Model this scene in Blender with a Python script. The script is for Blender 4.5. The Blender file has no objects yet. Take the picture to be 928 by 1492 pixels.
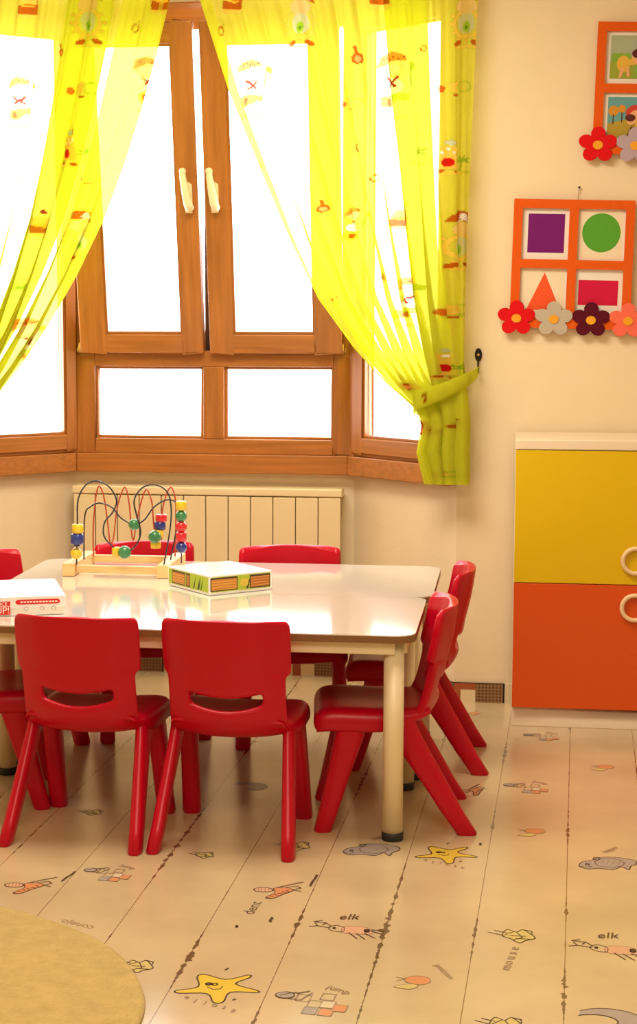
import bpy, bmesh, math, random
import numpy as np
from mathutils import Vector, Matrix
random.seed(4)
PI = math.pi
sc = bpy.context.scene
COL = sc.collection

# ------------------------------------------------------------------ camera
f, px, py, yh, vx, H = 2650., 370., 746., 436., 760., 1.4
TH = math.atan((py - yh) / f)
PSI = math.atan((vx - px) / f * math.cos(TH))
FW = Vector((-math.sin(PSI) * math.cos(TH), math.cos(PSI) * math.cos(TH), -math.sin(TH)))
RT = Vector((math.cos(PSI), math.sin(PSI), 0))
UP = RT.cross(FW)
EYE = Vector((0, 0, H))
cam = bpy.data.cameras.new('camera')
co = bpy.data.objects.new('camera', cam); COL.objects.link(co)
M3 = Matrix((RT, UP, -FW)).transposed()
co.matrix_world = Matrix.Translation(EYE) @ M3.to_4x4()
cam.sensor_fit = 'HORIZONTAL'; cam.sensor_width = 36
cam.lens = f * 36 / 928
cam.shift_x = (464 - px) / 928
sc.camera = co

def ray(u, v): return FW + RT * ((u - px) / f) - UP * ((v - py) / f)
def onz(u, v, z=0.):
    d = ray(u, v); return EYE + d * ((z - H) / d.z)
def ony(u, v, y):
    d = ray(u, v); return EYE + d * (y / d.y)

# ------------------------------------------------------------------ materials
def mat(name, col, rough=.5, spec=.5, coat=0., metal=0., bump=0., bscale=40., vary=0., sheen=0., vscale=6., aniso=None):
    m = bpy.data.materials.new(name); m.use_nodes = True
    nt = m.node_tree; b = nt.nodes['Principled BSDF']
    b.inputs['Base Color'].default_value = (*col, 1)
    b.inputs['Roughness'].default_value = rough
    b.inputs['Specular IOR Level'].default_value = spec
    b.inputs['Coat Weight'].default_value = coat
    b.inputs['Coat Roughness'].default_value = .08
    b.inputs['Metallic'].default_value = metal
    b.inputs['Sheen Weight'].default_value = sheen
    tc = nt.nodes.new('ShaderNodeTexCoord')
    if vary or bump:
        mp = nt.nodes.new('ShaderNodeMapping'); nt.links.new(tc.outputs['Object'], mp.inputs[0])
        if aniso: mp.inputs['Scale'].default_value = aniso
    if vary:
        n = nt.nodes.new('ShaderNodeTexNoise'); n.inputs['Scale'].default_value = vscale; n.inputs['Detail'].default_value = 5
        nt.links.new(mp.outputs[0], n.inputs['Vector'])
        r = nt.nodes.new('ShaderNodeValToRGB')
        r.color_ramp.elements[0].position = .3; r.color_ramp.elements[1].position = .7
        r.color_ramp.elements[0].color = (*[max(0, c * (1 - vary)) for c in col], 1)
        r.color_ramp.elements[1].color = (*[min(1, c * (1 + vary)) for c in col], 1)
        nt.links.new(n.outputs[0], r.inputs[0]); nt.links.new(r.outputs[0], b.inputs['Base Color'])
    if bump:
        n2 = nt.nodes.new('ShaderNodeTexNoise'); n2.inputs['Scale'].default_value = bscale; n2.inputs['Detail'].default_value = 3
        nt.links.new(mp.outputs[0], n2.inputs['Vector'])
        bp = nt.nodes.new('ShaderNodeBump'); bp.inputs['Strength'].default_value = bump; bp.inputs['Distance'].default_value = .01
        nt.links.new(n2.outputs[0], bp.inputs['Height']); nt.links.new(bp.outputs[0], b.inputs['Normal'])
    return m

WALL = mat('wall_paint', (.80, .67, .47), .75, .3, bump=.06, bscale=90, vary=.02)
CEIL = mat('ceiling_paint', (.85, .8, .7), .8, .2)
WOODS = {}
def wood(axis):
    if axis in WOODS: return WOODS[axis]
    s = {'x': (1.2, 14, 22), 'z': (14, 14, 1.2)}[axis]
    m = mat('stained_wood_' + axis, (.40, .145, .028), .36, .45, coat=.15, vary=.18, vscale=3.2, aniso=s)
    WOODS[axis] = m; return m
RED = mat('red_plastic', (.49, .0, .016), .32, .28, coat=.03, bump=.02, bscale=300)
WHITE_TOP = mat('white_laminate', (.80, .78, .74), .09, .8, coat=.9)
EDGE = mat('brown_edge_band', (.22, .10, .035), .45)
LEGW = mat('cream_painted_steel', (.80, .68, .46), .35, .5)
RUBBER = mat('black_rubber', (.012, .012, .012), .6)
CREAM = mat('cream_enamel', (.80, .67, .43), .35, .5)
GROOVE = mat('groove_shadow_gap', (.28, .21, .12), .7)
YEL = mat('yellow_melamine', (.70, .47, .0), .4, .4)
ORA = mat('orange_melamine', (.66, .080, .004), .4, .4)
CABW = mat('cream_melamine', (.80, .68, .53), .4, .4)
PEACH = mat('pale_wood_ring', (.82, .60, .36), .4)
FELT_O = mat('orange_felt', (.72, .105, .006), .95, .1, bump=.3, bscale=400, sheen=.3)
RUGM = mat('beige_rug_pile', (.50, .36, .13), .95, .1, bump=.5, bscale=160, vary=.10, vscale=30, sheen=.2)
BLACK = mat('black_iron', (.02, .015, .01), .4, .5, metal=.6)
BRASS = mat('brass', (.7, .5, .18), .3, .5, metal=1)
HANDLE = mat('ivory_handle', (.86, .76, .52), .3, .5)
PAPER = mat('white_card', (.80, .76, .70), .6)
BEECH = mat('beech_wood', (.76, .50, .22), .4, .4, vary=.12, vscale=6, aniso=(2, 14, 14))

def flat(name, c, rough=.6): return mat(name, c, rough, .3)

def glass_mat():
    m = bpy.data.materials.new('window_glass'); m.use_nodes = True
    nt = m.node_tree; nt.nodes.clear()
    o = nt.nodes.new('ShaderNodeOutputMaterial'); t = nt.nodes.new('ShaderNodeBsdfTransparent')
    g = nt.nodes.new('ShaderNodeBsdfGlossy'); g.inputs['Roughness'].default_value = .02
    mx = nt.nodes.new('ShaderNodeMixShader'); mx.inputs[0].default_value = .05
    nt.links.new(t.outputs[0], mx.inputs[1]); nt.links.new(g.outputs[0], mx.inputs[2]); nt.links.new(mx.outputs[0], o.inputs[0])
    return m
GLASS = glass_mat()

def floor_mat():
    m = bpy.data.materials.new('painted_plank_laminate'); m.use_nodes = True
    nt = m.node_tree; L = nt.links; N = nt.nodes; b = N['Principled BSDF']
    def math_(op, a, bb=None, c=None):
        n = N.new('ShaderNodeMath'); n.operation = op
        for i, v in enumerate((a, bb, c)):
            if v is None: continue
            if isinstance(v, (int, float)): n.inputs[i].default_value = v
            else: L.new(v, n.inputs[i])
        return n.outputs[0]
    tc = N.new('ShaderNodeTexCoord'); sp = N.new('ShaderNodeSeparateXYZ'); L.new(tc.outputs['Object'], sp.inputs[0])
    x, y = sp.outputs[0], sp.outputs[1]
    xr = math_('SUBTRACT', x, math_('MULTIPLY', math_('SUBTRACT', y, 3.7), .031))
    q = math_('DIVIDE', math_('SUBTRACT', xr, .112), .1985)
    fr = math_('FRACT', q); fl = math_('FLOOR', q)
    d = math_('MULTIPLY', math_('SUBTRACT', .5, math_('ABSOLUTE', math_('SUBTRACT', fr, .5))), .1985)  # metres to nearest joint
    # worn joint: width varies along the plank
    cb = N.new('ShaderNodeCombineXYZ'); L.new(math_('MULTIPLY', math_('ROUND', q), 7.3), cb.inputs[0]); L.new(math_('MULTIPLY', y, 2.6), cb.inputs[1])
    n1 = N.new('ShaderNodeTexNoise'); n1.inputs['Scale'].default_value = 1.0; n1.inputs['Detail'].default_value = 2; L.new(cb.outputs[0], n1.inputs['Vector'])
    n2 = N.new('ShaderNodeTexNoise'); n2.inputs['Scale'].default_value = 32; n2.inputs['Detail'].default_value = 4; L.new(tc.outputs['Object'], n2.inputs['Vector'])
    wear = math_('MULTIPLY', math_('MAXIMUM', math_('SUBTRACT', n1.outputs[0], .50), 0), .036)
    wid = math_('ADD', math_('MULTIPLY', wear, math_('MAXIMUM', math_('MULTIPLY', math_('SUBTRACT', n2.outputs[0], .40), 6.), 0)), .0007)
    mask = math_('LESS_THAN', d, wid)
    thin = math_('LESS_THAN', d, .0014)
    # plank colour
    n3 = N.new('ShaderNodeTexNoise'); n3.inputs['Scale'].default_value = 3; n3.inputs['Detail'].default_value = 4; L.new(tc.outputs['Object'], n3.inputs['Vector'])
    r = N.new('ShaderNodeValToRGB'); r.color_ramp.elements[0].color = (.52, .41, .25, 1); r.color_ramp.elements[1].color = (.61, .485, .29, 1)
    r.color_ramp.elements[0].position = .35; r.color_ramp.elements[1].position = .65
    L.new(n3.outputs[0], r.inputs[0])
    mx0 = N.new('ShaderNodeMixRGB'); L.new(math_('MULTIPLY', thin, .38), mx0.inputs[0]); L.new(r.outputs[0], mx0.inputs[1]); mx0.inputs[2].default_value = (.36, .24, .12, 1)
    n4 = N.new('ShaderNodeTexNoise'); n4.inputs['Scale'].default_value = 7; n4.inputs['Detail'].default_value = 8; n4.inputs['Roughness'].default_value = .75; L.new(tc.outputs['Object'], n4.inputs['Vector'])
    sm = math_('MULTIPLY', math_('GREATER_THAN', n4.outputs[0], .70), .6)
    mx1 = N.new('ShaderNodeMixRGB'); L.new(sm, mx1.inputs[0]); L.new(mx0.outputs[0], mx1.inputs[1]); mx1.inputs[2].default_value = (.30, .20, .10, 1)
    mx = N.new('ShaderNodeMixRGB'); L.new(math_('MULTIPLY', mask, .9), mx.inputs[0]); L.new(mx1.outputs[0], mx.inputs[1]); mx.inputs[2].default_value = (.10, .055, .02, 1)
    L.new(mx.outputs[0], b.inputs['Base Color'])
    b.inputs['Roughness'].default_value = .2; b.inputs['Specular IOR Level'].default_value = .5
    b.inputs['Coat Weight'].default_value = .35; b.inputs['Coat Roughness'].default_value = .22
    return m
FLOORM = floor_mat()

# ------------------------------------------------------------------ mesh builder
class MB:
    def __init__(s): s.v = []; s.fc = []; s.mi = []; s.mats = []; s.sm = []
    def m(s, mt):
        if mt not in s.mats: s.mats.append(mt)
        return s.mats.index(mt)
    def add(s, vs, fs, mt, smooth=False):
        o = len(s.v); s.v += [tuple(v) for v in vs]; k = s.m(mt)
        for f_ in fs: s.fc.append([o + i for i in f_]); s.mi.append(k); s.sm.append(smooth)
    def box(s, x0, x1, y0, y1, z0, z1, mt):
        vs = [(x, y, z) for x in (x0, x1) for y in (y0, y1) for z in (z0, z1)]
        s.add(vs, [(0, 1, 3, 2), (4, 6, 7, 5), (0, 4, 5, 1), (2, 3, 7, 6), (0, 2, 6, 4), (1, 5, 7, 3)], mt)
    def prism(s, pts, z0, z1, mt, sidemat=None, T=None):
        """polygon (x,y) extruded in z; T maps (x,y,z)->world"""
        n = len(pts); T = T or (lambda x, y, z: (x, y, z))
        vs = [T(x, y, z0) for x, y in pts] + [T(x, y, z1) for x, y in pts]
        s.add(vs, [tuple(range(n))[::-1], tuple(range(n, 2 * n))], mt)
        s.add(vs, [(i, (i + 1) % n, n + (i + 1) % n, n + i) for i in range(n)], sidemat or mt)
    def tube(s, pts, r, mt, n=10, cap=True, closed=False):
        pts = [Vector(p) for p in pts]; N_ = len(pts); rings = []
        rr = r if isinstance(r, (list, tuple)) else [r] * N_
        up = None
        for i, p in enumerate(pts):
            a = pts[(i - 1) % N_] if (closed or i > 0) else p
            b = pts[(i + 1) % N_] if (closed or i < N_ - 1) else p
            t = (b - a).normalized()
            if up is None:
                up = t.orthogonal().normalized()
            up = (up - t * up.dot(t)).normalized(); w = t.cross(up)
            rings.append([p + (up * math.cos(q) + w * math.sin(q)) * rr[i] for q in [2 * PI * k / n for k in range(n)]])
        vs = [v for R_ in rings for v in R_]; fs = []
        for i in range(N_ if closed else N_ - 1):
            j = (i + 1) % N_
            for k in range(n): fs.append((i * n + k, i * n + (k + 1) % n, j * n + (k + 1) % n, j * n + k))
        s.add(vs, fs, mt, True)
        if cap and not closed:
            s.add(rings[0], [tuple(range(n))[::-1]], mt); s.add(rings[-1], [tuple(range(n))], mt)
    def lathe(s, prof, c, mt, n=24, axis='z'):
        c = Vector(c); vs = []; fs = []
        for r, h in prof:
            for k in range(n):
                a = 2 * PI * k / n; p = (r * math.cos(a), r * math.sin(a), h)
                if axis == 'y': p = (p[0], p[2], p[1])
                if axis == 'x': p = (p[2], p[0], p[1])
                vs.append(c + Vector(p))
        for i in range(len(prof) - 1):
            for k in range(n): fs.append((i * n + k, i * n + (k + 1) % n, (i + 1) * n + (k + 1) % n, (i + 1) * n + k))
        s.add(vs, fs, mt, True)
    def build(s, name, parent=None, bevel=0, kind=None, smooth_all=False, seg=2):
        me = bpy.data.meshes.new(name); me.from_pydata(s.v, [], s.fc)
        for mt in s.mats: me.materials.append(mt)
        me.polygons.foreach_set('material_index', s.mi)
        me.polygons.foreach_set('use_smooth', [True] * len(s.fc) if smooth_all else s.sm)
        me.update()
        bm = bmesh.new(); bm.from_mesh(me)
        if bevel: bmesh.ops.remove_doubles(bm, verts=bm.verts, dist=1e-6)
        bmesh.ops.recalc_face_normals(bm, faces=bm.faces); bm.to_mesh(me); bm.free()
        o = bpy.data.objects.new(name, me); COL.objects.link(o)
        if parent: o.parent = parent
        if bevel:
            b = o.modifiers.new('bevel', 'BEVEL'); b.width = bevel; b.segments = seg; b.limit_method = 'ANGLE'; b.angle_limit = R_(40)
            b.harden_normals = False
            for p in me.polygons: p.use_smooth = True
            e = o.modifiers.new('wn', 'WEIGHTED_NORMAL'); e.keep_sharp = False
        if kind: o['kind'] = kind
        return o
def R_(a): return math.radians(a)
def thing(name, label, cat, loc=(0, 0, 0), rz=0, group=None):
    o = bpy.data.objects.new(name, None); COL.objects.link(o); o.empty_display_size = .05
    o.location = loc; o.rotation_euler = (0, 0, rz); tag(o, label, cat, group); return o
def tag(o, label, cat, group=None):
    o['label'] = label; o['category'] = cat
    if group: o['group'] = group
    return o
def lab(o, t): o['label'] = t; return o
def text_polys(txt, size, align='CENTER', font_shear=0):
    """glyph faces of a word as (verts2d, faces)"""
    cu = bpy.data.curves.new('t', 'FONT'); cu.body = txt; cu.size = size; cu.align_x = align; cu.align_y = 'CENTER'
    cu.resolution_u = 2; cu.shear = font_shear
    o = bpy.data.objects.new('t', cu); COL.objects.link(o)
    bpy.context.view_layer.update()
    me = bpy.data.meshes.new_from_object(o.evaluated_get(bpy.context.evaluated_depsgraph_get()))
    vs = [(v.co.x, v.co.y) for v in me.vertices]; fs = [tuple(p.vertices) for p in me.polygons]
    bpy.data.objects.remove(o); bpy.data.curves.remove(cu); bpy.data.meshes.remove(me)
    return vs, fs

# ------------------------------------------------------------------ room shell
YC = 6.66                      # central bay wall
YR = 6.30                      # picture wall
CL, CR = Vector((-1.655, YC)), Vector((-.60, YC))
WR = Vector((-.212, YR)); WL = Vector((-2.02, YR))
ZS, ZL, ZT, ZC = .76, .83, 2.465, 2.8
XL, XR, YB = -3.0, 2.4, -1.6

def wall_seg(b, p, q, z0, z1, t=.12, mt=None):
    p = Vector(p); q = Vector(q); d = (q - p).normalized(); n = Vector((-d.y, d.x))
    if n.y < -.01 or (abs(n.y) < .01): pass
    pts = [p, q, q + n * t, p + n * t]
    b.prism([(a.x, a.y) for a in pts], z0, z1, mt or WALL)

b = MB()
for p, q in ((WL, CL), (CL, CR), (CR, WR)):
    wall_seg(b, p, q, 0, ZL - .002); wall_seg(b, p, q, ZT - .005, ZC)
b.build('wall_window', kind='structure')
b = MB(); wall_seg(b, WR, (XR, YR), 0, ZC); b.build('wall_right', kind='structure')
b = MB(); wall_seg(b, (XL, YR), WL, 0, ZC); b.build('wall_left', kind='structure')
b = MB(); b.box(XL - .12, XL, YB, YR + .12, 0, ZC, WALL); b.build('wall_far_left', kind='structure')
b = MB(); b.box(XR, XR + .12, YB, YR + .12, 0, ZC, WALL); b.build('wall_far_right', kind='structure')
b = MB(); b.box(XL, XR, YB - .12, YB, 0, ZC, WALL); b.build('wall_rear', kind='structure')
b = MB(); b.box(XL - .12, XR + .12, YB - .12, 6.85, ZC, ZC + .1, CEIL); b.build('ceiling', kind='structure')

# ---- floor with its printed drawings
INK = flat('print_ink', (.10, .06, .035), .3); INK2 = flat('print_ink_light', (.30, .20, .12), .3)
P_Y = flat('print_yellow', (.66, .48, .06), .25); P_O = flat('print_coral', (.60, .26, .12), .25)
P_G = flat('print_grey', (.36, .31, .28), .25); P_K = flat('print_olive', (.56, .46, .18), .25)
P_W = flat('print_white', (.62, .52, .36), .25); P_P = flat('print_pink', (.62, .37, .24), .25)
fb = MB(); fb.box(XL - .12, XR + .12, YB - .12, 6.85, -.08, 0, FLOORM)
class Decal:
    """a drawing printed on the floor: local metres, rotated by a, centred at the floor point"""
    def __init__(s, u, v, a=0, sc_=1., mirror=False):
        p = onz(u, v); s.p = p; s.c = math.cos(a); s.s = math.sin(a); s.k = sc_; s.mx = -1 if mirror else 1; s.z = .0004
    def T(s, x, y):
        x *= s.k * s.mx * .80; y *= s.k
        return (s.p.x + x * s.c - y * s.s, s.p.y + x * s.s + y * s.c, s.z)
    def fill(s, pts, mt):
        fb.add([s.T(*p) for p in pts], [tuple(range(len(pts)))], mt); s.z += .00008
    def line(s, pts, mt=None, w=.0022, closed=False):
        mt = mt or INK; n = len(pts); w = w / s.k * 1.2
        segs = n if closed else n - 1
        for i in range(segs):
            a = Vector(pts[i]); c = Vector(pts[(i + 1) % n]); d = c - a
            if d.length < 1e-6: continue
            d.normalize(); nn = Vector((-d.y, d.x)) * w / 2; a = a - d * w * .3; c = c + d * w * .3
            fb.add([s.T(*(a + nn)), s.T(*(a - nn)), s.T(*(c - nn)), s.T(*(c + nn))], [(0, 1, 2, 3)], mt)
        s.z += .00008
    def ell(s, cx, cy, rx, ry, mt=None, w=.0022, fill=None, a0=0, a1=2 * PI, n=20):
        pts = [(cx + rx * math.cos(a0 + (a1 - a0) * i / n), cy + ry * math.sin(a0 + (a1 - a0) * i / n)) for i in range(n + (0 if a1 - a0 > 6.2 else 1))]
        if fill: s.fill(pts, fill)
        if mt is not False: s.line(pts, mt, w, closed=a1 - a0 > 6.2)
    def word(s, txt, x, y, size, rot=0, mt=None, shear=0):
        vs, fs = text_polys(txt, size, font_shear=shear); c, q = math.cos(rot), math.sin(rot)
        fb.add([s.T(x + vx_ * c - vy * q, y + vx_ * q + vy * c) for vx_, vy in vs], fs, mt or INK2); s.z += .00008
def smooth_closed(pts, k=5):
    out = []; n = len(pts)
    for i in range(n):
        p0, p1, p2, p3 = [Vector(pts[(i + j - 1) % n]) for j in range(4)]
        for t in [j / k for j in range(k)]:
            out.append(.5 * ((2 * p1) + (-p0 + p2) * t + (2 * p0 - 5 * p1 + 4 * p2 - p3) * t * t + (-p0 + 3 * p1 - 3 * p2 + p3) * t ** 3))
    return [(p.x, p.y) for p in out]
def d_star(u, v, k=1.):
    d = Decal(u, v, 0, k)
    tips = [(-.100, -.026), (-.048, .062), (.070, .078), (.100, -.006), (.030, -.082)]
    ins = [(-.048, .020), (.022, .046), (.048, .012), (.052, -.030), (-.028, -.014)]
    pts = []
    inn = [(-.050, .022), (.018, .040), (.048, .018), (.044, -.026), (-.020, -.028)]
    order = [(-.104, -.030), (-.060, -.010), (-.052, .010), (-.066, .052), (-.050, .068), (.010, .046), (.062, .076), (.070, .064), (.040, .024), (.100, -.004), (.102, -.016), (.036, -.022), (.028, -.074), (.004, -.080), (-.022, -.036), (-.090, -.042)]
    s = smooth_closed(order, 4)
    d.fill(s, P_Y); d.line(s, INK, .0036, True)
    d.ell(-.028, .016, .008, .007, INK, .003, fill=INK); d.ell(-.012, .016, .006, .006, INK, .003)
    d.line([(-.028, .0), (-.012, -.012), (.006, -.008), (.010, .006)], INK, .0022)
    for i, ch in enumerate('étoile'):
        d.word(ch, .062 - i * .026, -.118 + i * .010 + (.003 if i % 2 else 0), .030, rot=PI - .25)
    d.line([(-.002, .098), (.004, .108)], INK, .004); d.line([(.05, -.062), (.056, -.058)], INK, .004)
def d_elk(u, v, k=1.):
    d = Decal(u, v, 0, k)
    body = smooth_closed([(.0, .022), (.045, .030), (.085, .016), (.092, -.016), (.05, -.026), (.0, -.020)], 4)
    d.fill(body, P_P); d.line(body, INK2, .0018, True)
    hd = smooth_closed([(.0, .018), (-.03, .030), (-.048, .008), (-.03, -.012), (.0, -.014)], 4)
    d.line(hd, INK, .002, True); d.ell(-.03, .01, .004, .006, INK, .002, fill=INK)
    for pts in ([(-.04, .02), (-.06, .045), (-.10, .05), (-.075, .062)], [(-.045, .01), (-.085, .02), (-.11, .012)], [(-.06, .045), (-.07, .028)], [(-.085, .02), (-.095, .04)],
                [(.02, -.02), (.05, -.06)], [(.045, -.024), (.075, -.062)], [(.07, -.02), (.105, -.05)], [(.088, .0), (.125, -.02)], [(.09, .008), (.13, .004)]):
        d.line(pts, INK, .0028)
    d.ell(.075, .0, .008, .010, INK, .003, fill=INK)
    d.word('elk', .005, .095, .056, rot=.12, mt=INK, shear=.25)
def d_hippo(u, v, k=1.):
    d = Decal(u, v, 0, k)
    s = smooth_closed([(-.10, -.03), (-.085, .012), (-.05, .030), (-.02, .062), (.045, .066), (.10, .045), (.105, .01), (.085, -.01), (.075, -.045), (.05, -.02), (.02, -.05), (-.03, -.045), (-.07, -.055)], 4)
    d.fill(s, P_G); d.line(s, INK, .003, True)
    s2 = smooth_closed([(-.04, .02), (-.0, .055), (.05, .04), (.06, .0), (.02, -.03), (-.03, -.02)], 4)
    d.fill(s2, P_W if False else P_G); d.line(s2, INK, .002, True)
    d.ell(-.07, -.012, .006, .008, INK, .003); d.line([(-.095, -.035), (-.075, -.04), (-.055, -.032)], INK, .002)
    for q in range(5): d.line([(-.01 + q * .02, .04 - q * .004), (-.02 + q * .02, .0)], INK2, .0014)
    d.ell(-.035, .045, .012, .012, INK, .0025)
    d.word('hippo', .02, .14, .034, rot=.9)
def d_hop(u, v, k=1., rot=0.):
    d = Decal(u, v, rot, k)
    for (x, y, c) in ((-.08, .06, None), (-.035, .045, None), (.005, .01, None), (.045, .01, P_W), (-.005, -.035, P_G), (.045, -.04, P_O), (.085, -.01, P_O), (.04, .06, None)):
        q = [(x - .022, y - .02), (x + .02, y - .024), (x + .026, y + .018), (x - .016, y + .022)]
        if c: d.fill(q, c)
        d.line(q, INK2, .002, True)
    d.ell(-.095, .055, .03, .02, INK, .0022, fill=P_G)
    d.line([(-.11, .05), (-.08, .07), (-.05, .075), (-.02, .09)], INK, .003); d.line([(-.08, .03), (-.04, .03), (-.01, .08)], INK, .002)
    d.word('jump', .07, .11, .042, rot=-.45)
def d_kid(u, v, k=1., rot=0):
    d = Decal(u, v, rot, k)
    d.ell(-.055, .002, .034, .020, INK, .003, fill=P_P)
    for q in range(4): d.line([(-.075 + q * .012, .016), (-.07 + q * .012, -.014)], INK2, .0018)
    s = smooth_closed([(-.02, .018), (.03, .026), (.05, .006), (.02, -.03), (-.01, -.07), (-.035, -.065), (-.01, -.02)], 4)
    d.fill(s, P_O); d.line(s, INK, .0024, True)
    for q in range(6): d.line([(-.034 + q * .012, -.064 + q * .013), (-.022 + q * .012, -.068 + q * .013)], INK, .003)
    d.line([(-.01, .024), (.03, .055), (.075, .085)], INK, .003); d.line([(.02, .03), (.06, .045), (.075, .03), (.05, .012), (.08, .0)], INK, .0024)
def d_mouse(u, v, k=1., txt=True):
    d = Decal(u, v, 0, k)
    s = smooth_closed([(-.03, .045), (.0, .03), (.02, .05), (.045, .02), (.06, -.01), (.03, -.03), (.01, -.05), (-.02, -.02), (-.045, .0)], 4)
    d.fill(s, P_K); d.line(s, INK, .003, True)
    for pts in ([(-.09, .02), (-.04, .0), (-.01, .03)], [(-.07, .035), (-.03, .02)], [(.0, .03), (.02, -.01), (-.01, -.03)], [(.02, .05), (.05, .04), (.05, .01)], [(-.02, .0), (.03, .0)], [(.0, -.02), (.05, -.02)]):
        d.line(pts, INK, .0028)
    if txt:
        for i, ch in enumerate('mouse'):
            d.word(ch, -.030 + .006 * i, -.228 + .034 * i, .048, rot=1.35)
def d_fish(u, v, k=1., txt='poisson'):
    d = Decal(u, v, 0, k)
    s = smooth_closed([(-.03, .02), (.0, .035), (.035, .03), (.045, .0), (.02, -.02), (-.01, -.015), (-.03, -.005)], 4)
    d.fill(s, P_O); d.line(s, INK2, .002, True)
    s = smooth_closed([(-.01, -.018), (.01, -.03), (-.01, -.052), (-.04, -.05), (-.06, -.04)], 4)
    d.fill(s, P_K); d.line(s, INK2, .0018, True); d.line([(-.06, .02), (-.03, .012), (-.055, -.002)], INK2, .002)
    if txt: d.word(txt, .085, .075, .034, rot=-1.05)
def d_moon(u, v, k=1.):
    d = Decal(u, v, 0, k)
    pts = [(.09 * math.cos(a) - .0, .06 * math.sin(a)) for a in [PI * .75 - i * PI * 1.15 / 18 for i in range(19)]]
    inn = [(.055 * math.cos(a) - .03, .032 * math.sin(a) - .006) for a in [-PI * .4 + i * PI * 1.15 / 18 for i in range(19)]]
    for i in range(18): fb.add([d.T(*pts[i]), d.T(*pts[i + 1]), d.T(*inn[17 - i]), d.T(*inn[18 - i])], [(0, 1, 2, 3)], P_G)
    d.z += .0001; d.line(pts, INK, .003); d.line(inn, INK, .003)
d_star(318, 1439, 1.0); d_star(650, 1245, .90)
d_elk(500, 1355, .88); d_elk(884, 1384, .92)
d_hippo(540, 1239, .85); d_hippo(884, 1259, .86)
d_hop(455, 1465, .80); d_hop(156, 1276, .66); d_hop(768, 1150, .68); d_hop(790, 1075, .6)
d_kid(406, 1298, .84); d_kid(42, 1291, .84); d_kid(690, 1152, .7, .4)
d_mouse(752, 1364, .86); d_mouse(200, 1408, .72, False); d_mouse(133, 1184, .6, False); d_mouse(296, 1246, .55, False); d_mouse(430, 1233, .8, False)
d_fish(605, 1430, .85, 'poisson'); d_fish(777, 1212, .85, None); d_fish(880, 1118, .8, None); d_fish(690, 1040, .6, None)
d_moon(885, 1487, 1.0); d_moon(362, 1146, .75); d_mouse(735, 1494, .8, False)
d = Decal(368, 1323, 0, 1); d.word('dent', 0, 0, .05, rot=1.45, mt=INK)
d = Decal(112, 1347, 0, 1); d.word('conejo', 0, 0, .04, rot=PI - .35)
for i_, (uu, vv, ln) in enumerate(((100, 1277, .05), (457, 1283, .055), (395, 1340, .02), (700, 1230, .012), (345, 1350, .008))):
    d = Decal(uu, vv, 1.40 + .1 * i_, 1); d.line([(-ln, 0), (-ln * .3, .0015), (ln * .4, -.001), (ln, .0)], INK, .0055)
fb.build('floor', kind='structure')

# ---- skirting of patterned tiles
TART = mat('tartan_print', (.20, .10, .04), .5)
def tartan():
    nt = TART.node_tree; L = nt.links; N = nt.nodes; bs = N['Principled BSDF']
    tc = N.new('ShaderNodeTexCoord'); sp = N.new('ShaderNodeSeparateXYZ'); L.new(tc.outputs['Object'], sp.inputs[0])
    def band(o, k):
        a = N.new('ShaderNodeMath'); a.operation = 'MULTIPLY'; a.inputs[1].default_value = k; L.new(o, a.inputs[0])
        s = N.new('ShaderNodeMath'); s.operation = 'SINE'; L.new(a.outputs[0], s.inputs[0])
        g = N.new('ShaderNodeMath'); g.operation = 'GREATER_THAN'; g.inputs[1].default_value = .35; L.new(s.outputs[0], g.inputs[0]); return g.outputs[0]
    ad = N.new('ShaderNodeMath'); ad.operation = 'ADD'; L.new(band(sp.outputs[0], 520), ad.inputs[0]); L.new(band(sp.outputs[2], 560), ad.inputs[1])
    r = N.new('ShaderNodeValToRGB'); e = r.color_ramp.elements; e[0].color = (.11, .05, .015, 1); e[1].position = 1; e[1].color = (.34, .19, .08, 1)
    h = N.new('ShaderNodeMath'); h.operation = 'MULTIPLY'; h.inputs[1].default_value = .5; L.new(ad.outputs[0], h.inputs[0]); L.new(h.outputs[0], r.inputs[0]); L.new(r.outputs[0], bs.inputs['Base Color'])
tartan()
SKW = flat('skirting_cream', (.72, .60, .40), .4); SKR = flat('skirting_red_brown', (.36, .09, .035), .4); SKB = flat('skirting_black_edge', (.02, .012, .01), .4)
def skirting(name, p, q, phase):
    p = Vector(p); q = Vector(q); Lx = (q - p).length; d = (q - p) / Lx; n = Vector((d.y, -d.x))   # towards the room
    b = MB()
    def piece(a, c, z0, z1, t, mt):
        a = max(a, 0); c = min(c, Lx)
        if c - a < 1e-4: return
        P_ = [p + d * a, p + d * c, p + d * c + n * t, p + d * a + n * t]
        b.prism([(w.x, w.y) for w in P_], z0, z1, mt)
    piece(0, Lx, 0, .067, .012, SKW)
    x = -phase
    while x < Lx:
        piece(x, x + .030, 0, .067, .0130, SKR)
        piece(x + .030, x + .082, .045, .067, .0130, SKR)
        piece(x + .082, x + .177, 0, .067, .0130, TART)
        piece(x + .177, x + .183, 0, .067, .0134, SKB)
        x += .225
    b.build(name, kind='structure')
skirting('baseboard_right', WR, (XR, YR), .007)
skirting('baseboard_window', CL, CR, .07)
skirting('baseboard_wing', CR, WR, .19)
skirting('baseboard_left', (XL, YR), WL, 0.)
skirting('baseboard_left_wing', WL, CL, 0.)

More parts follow.
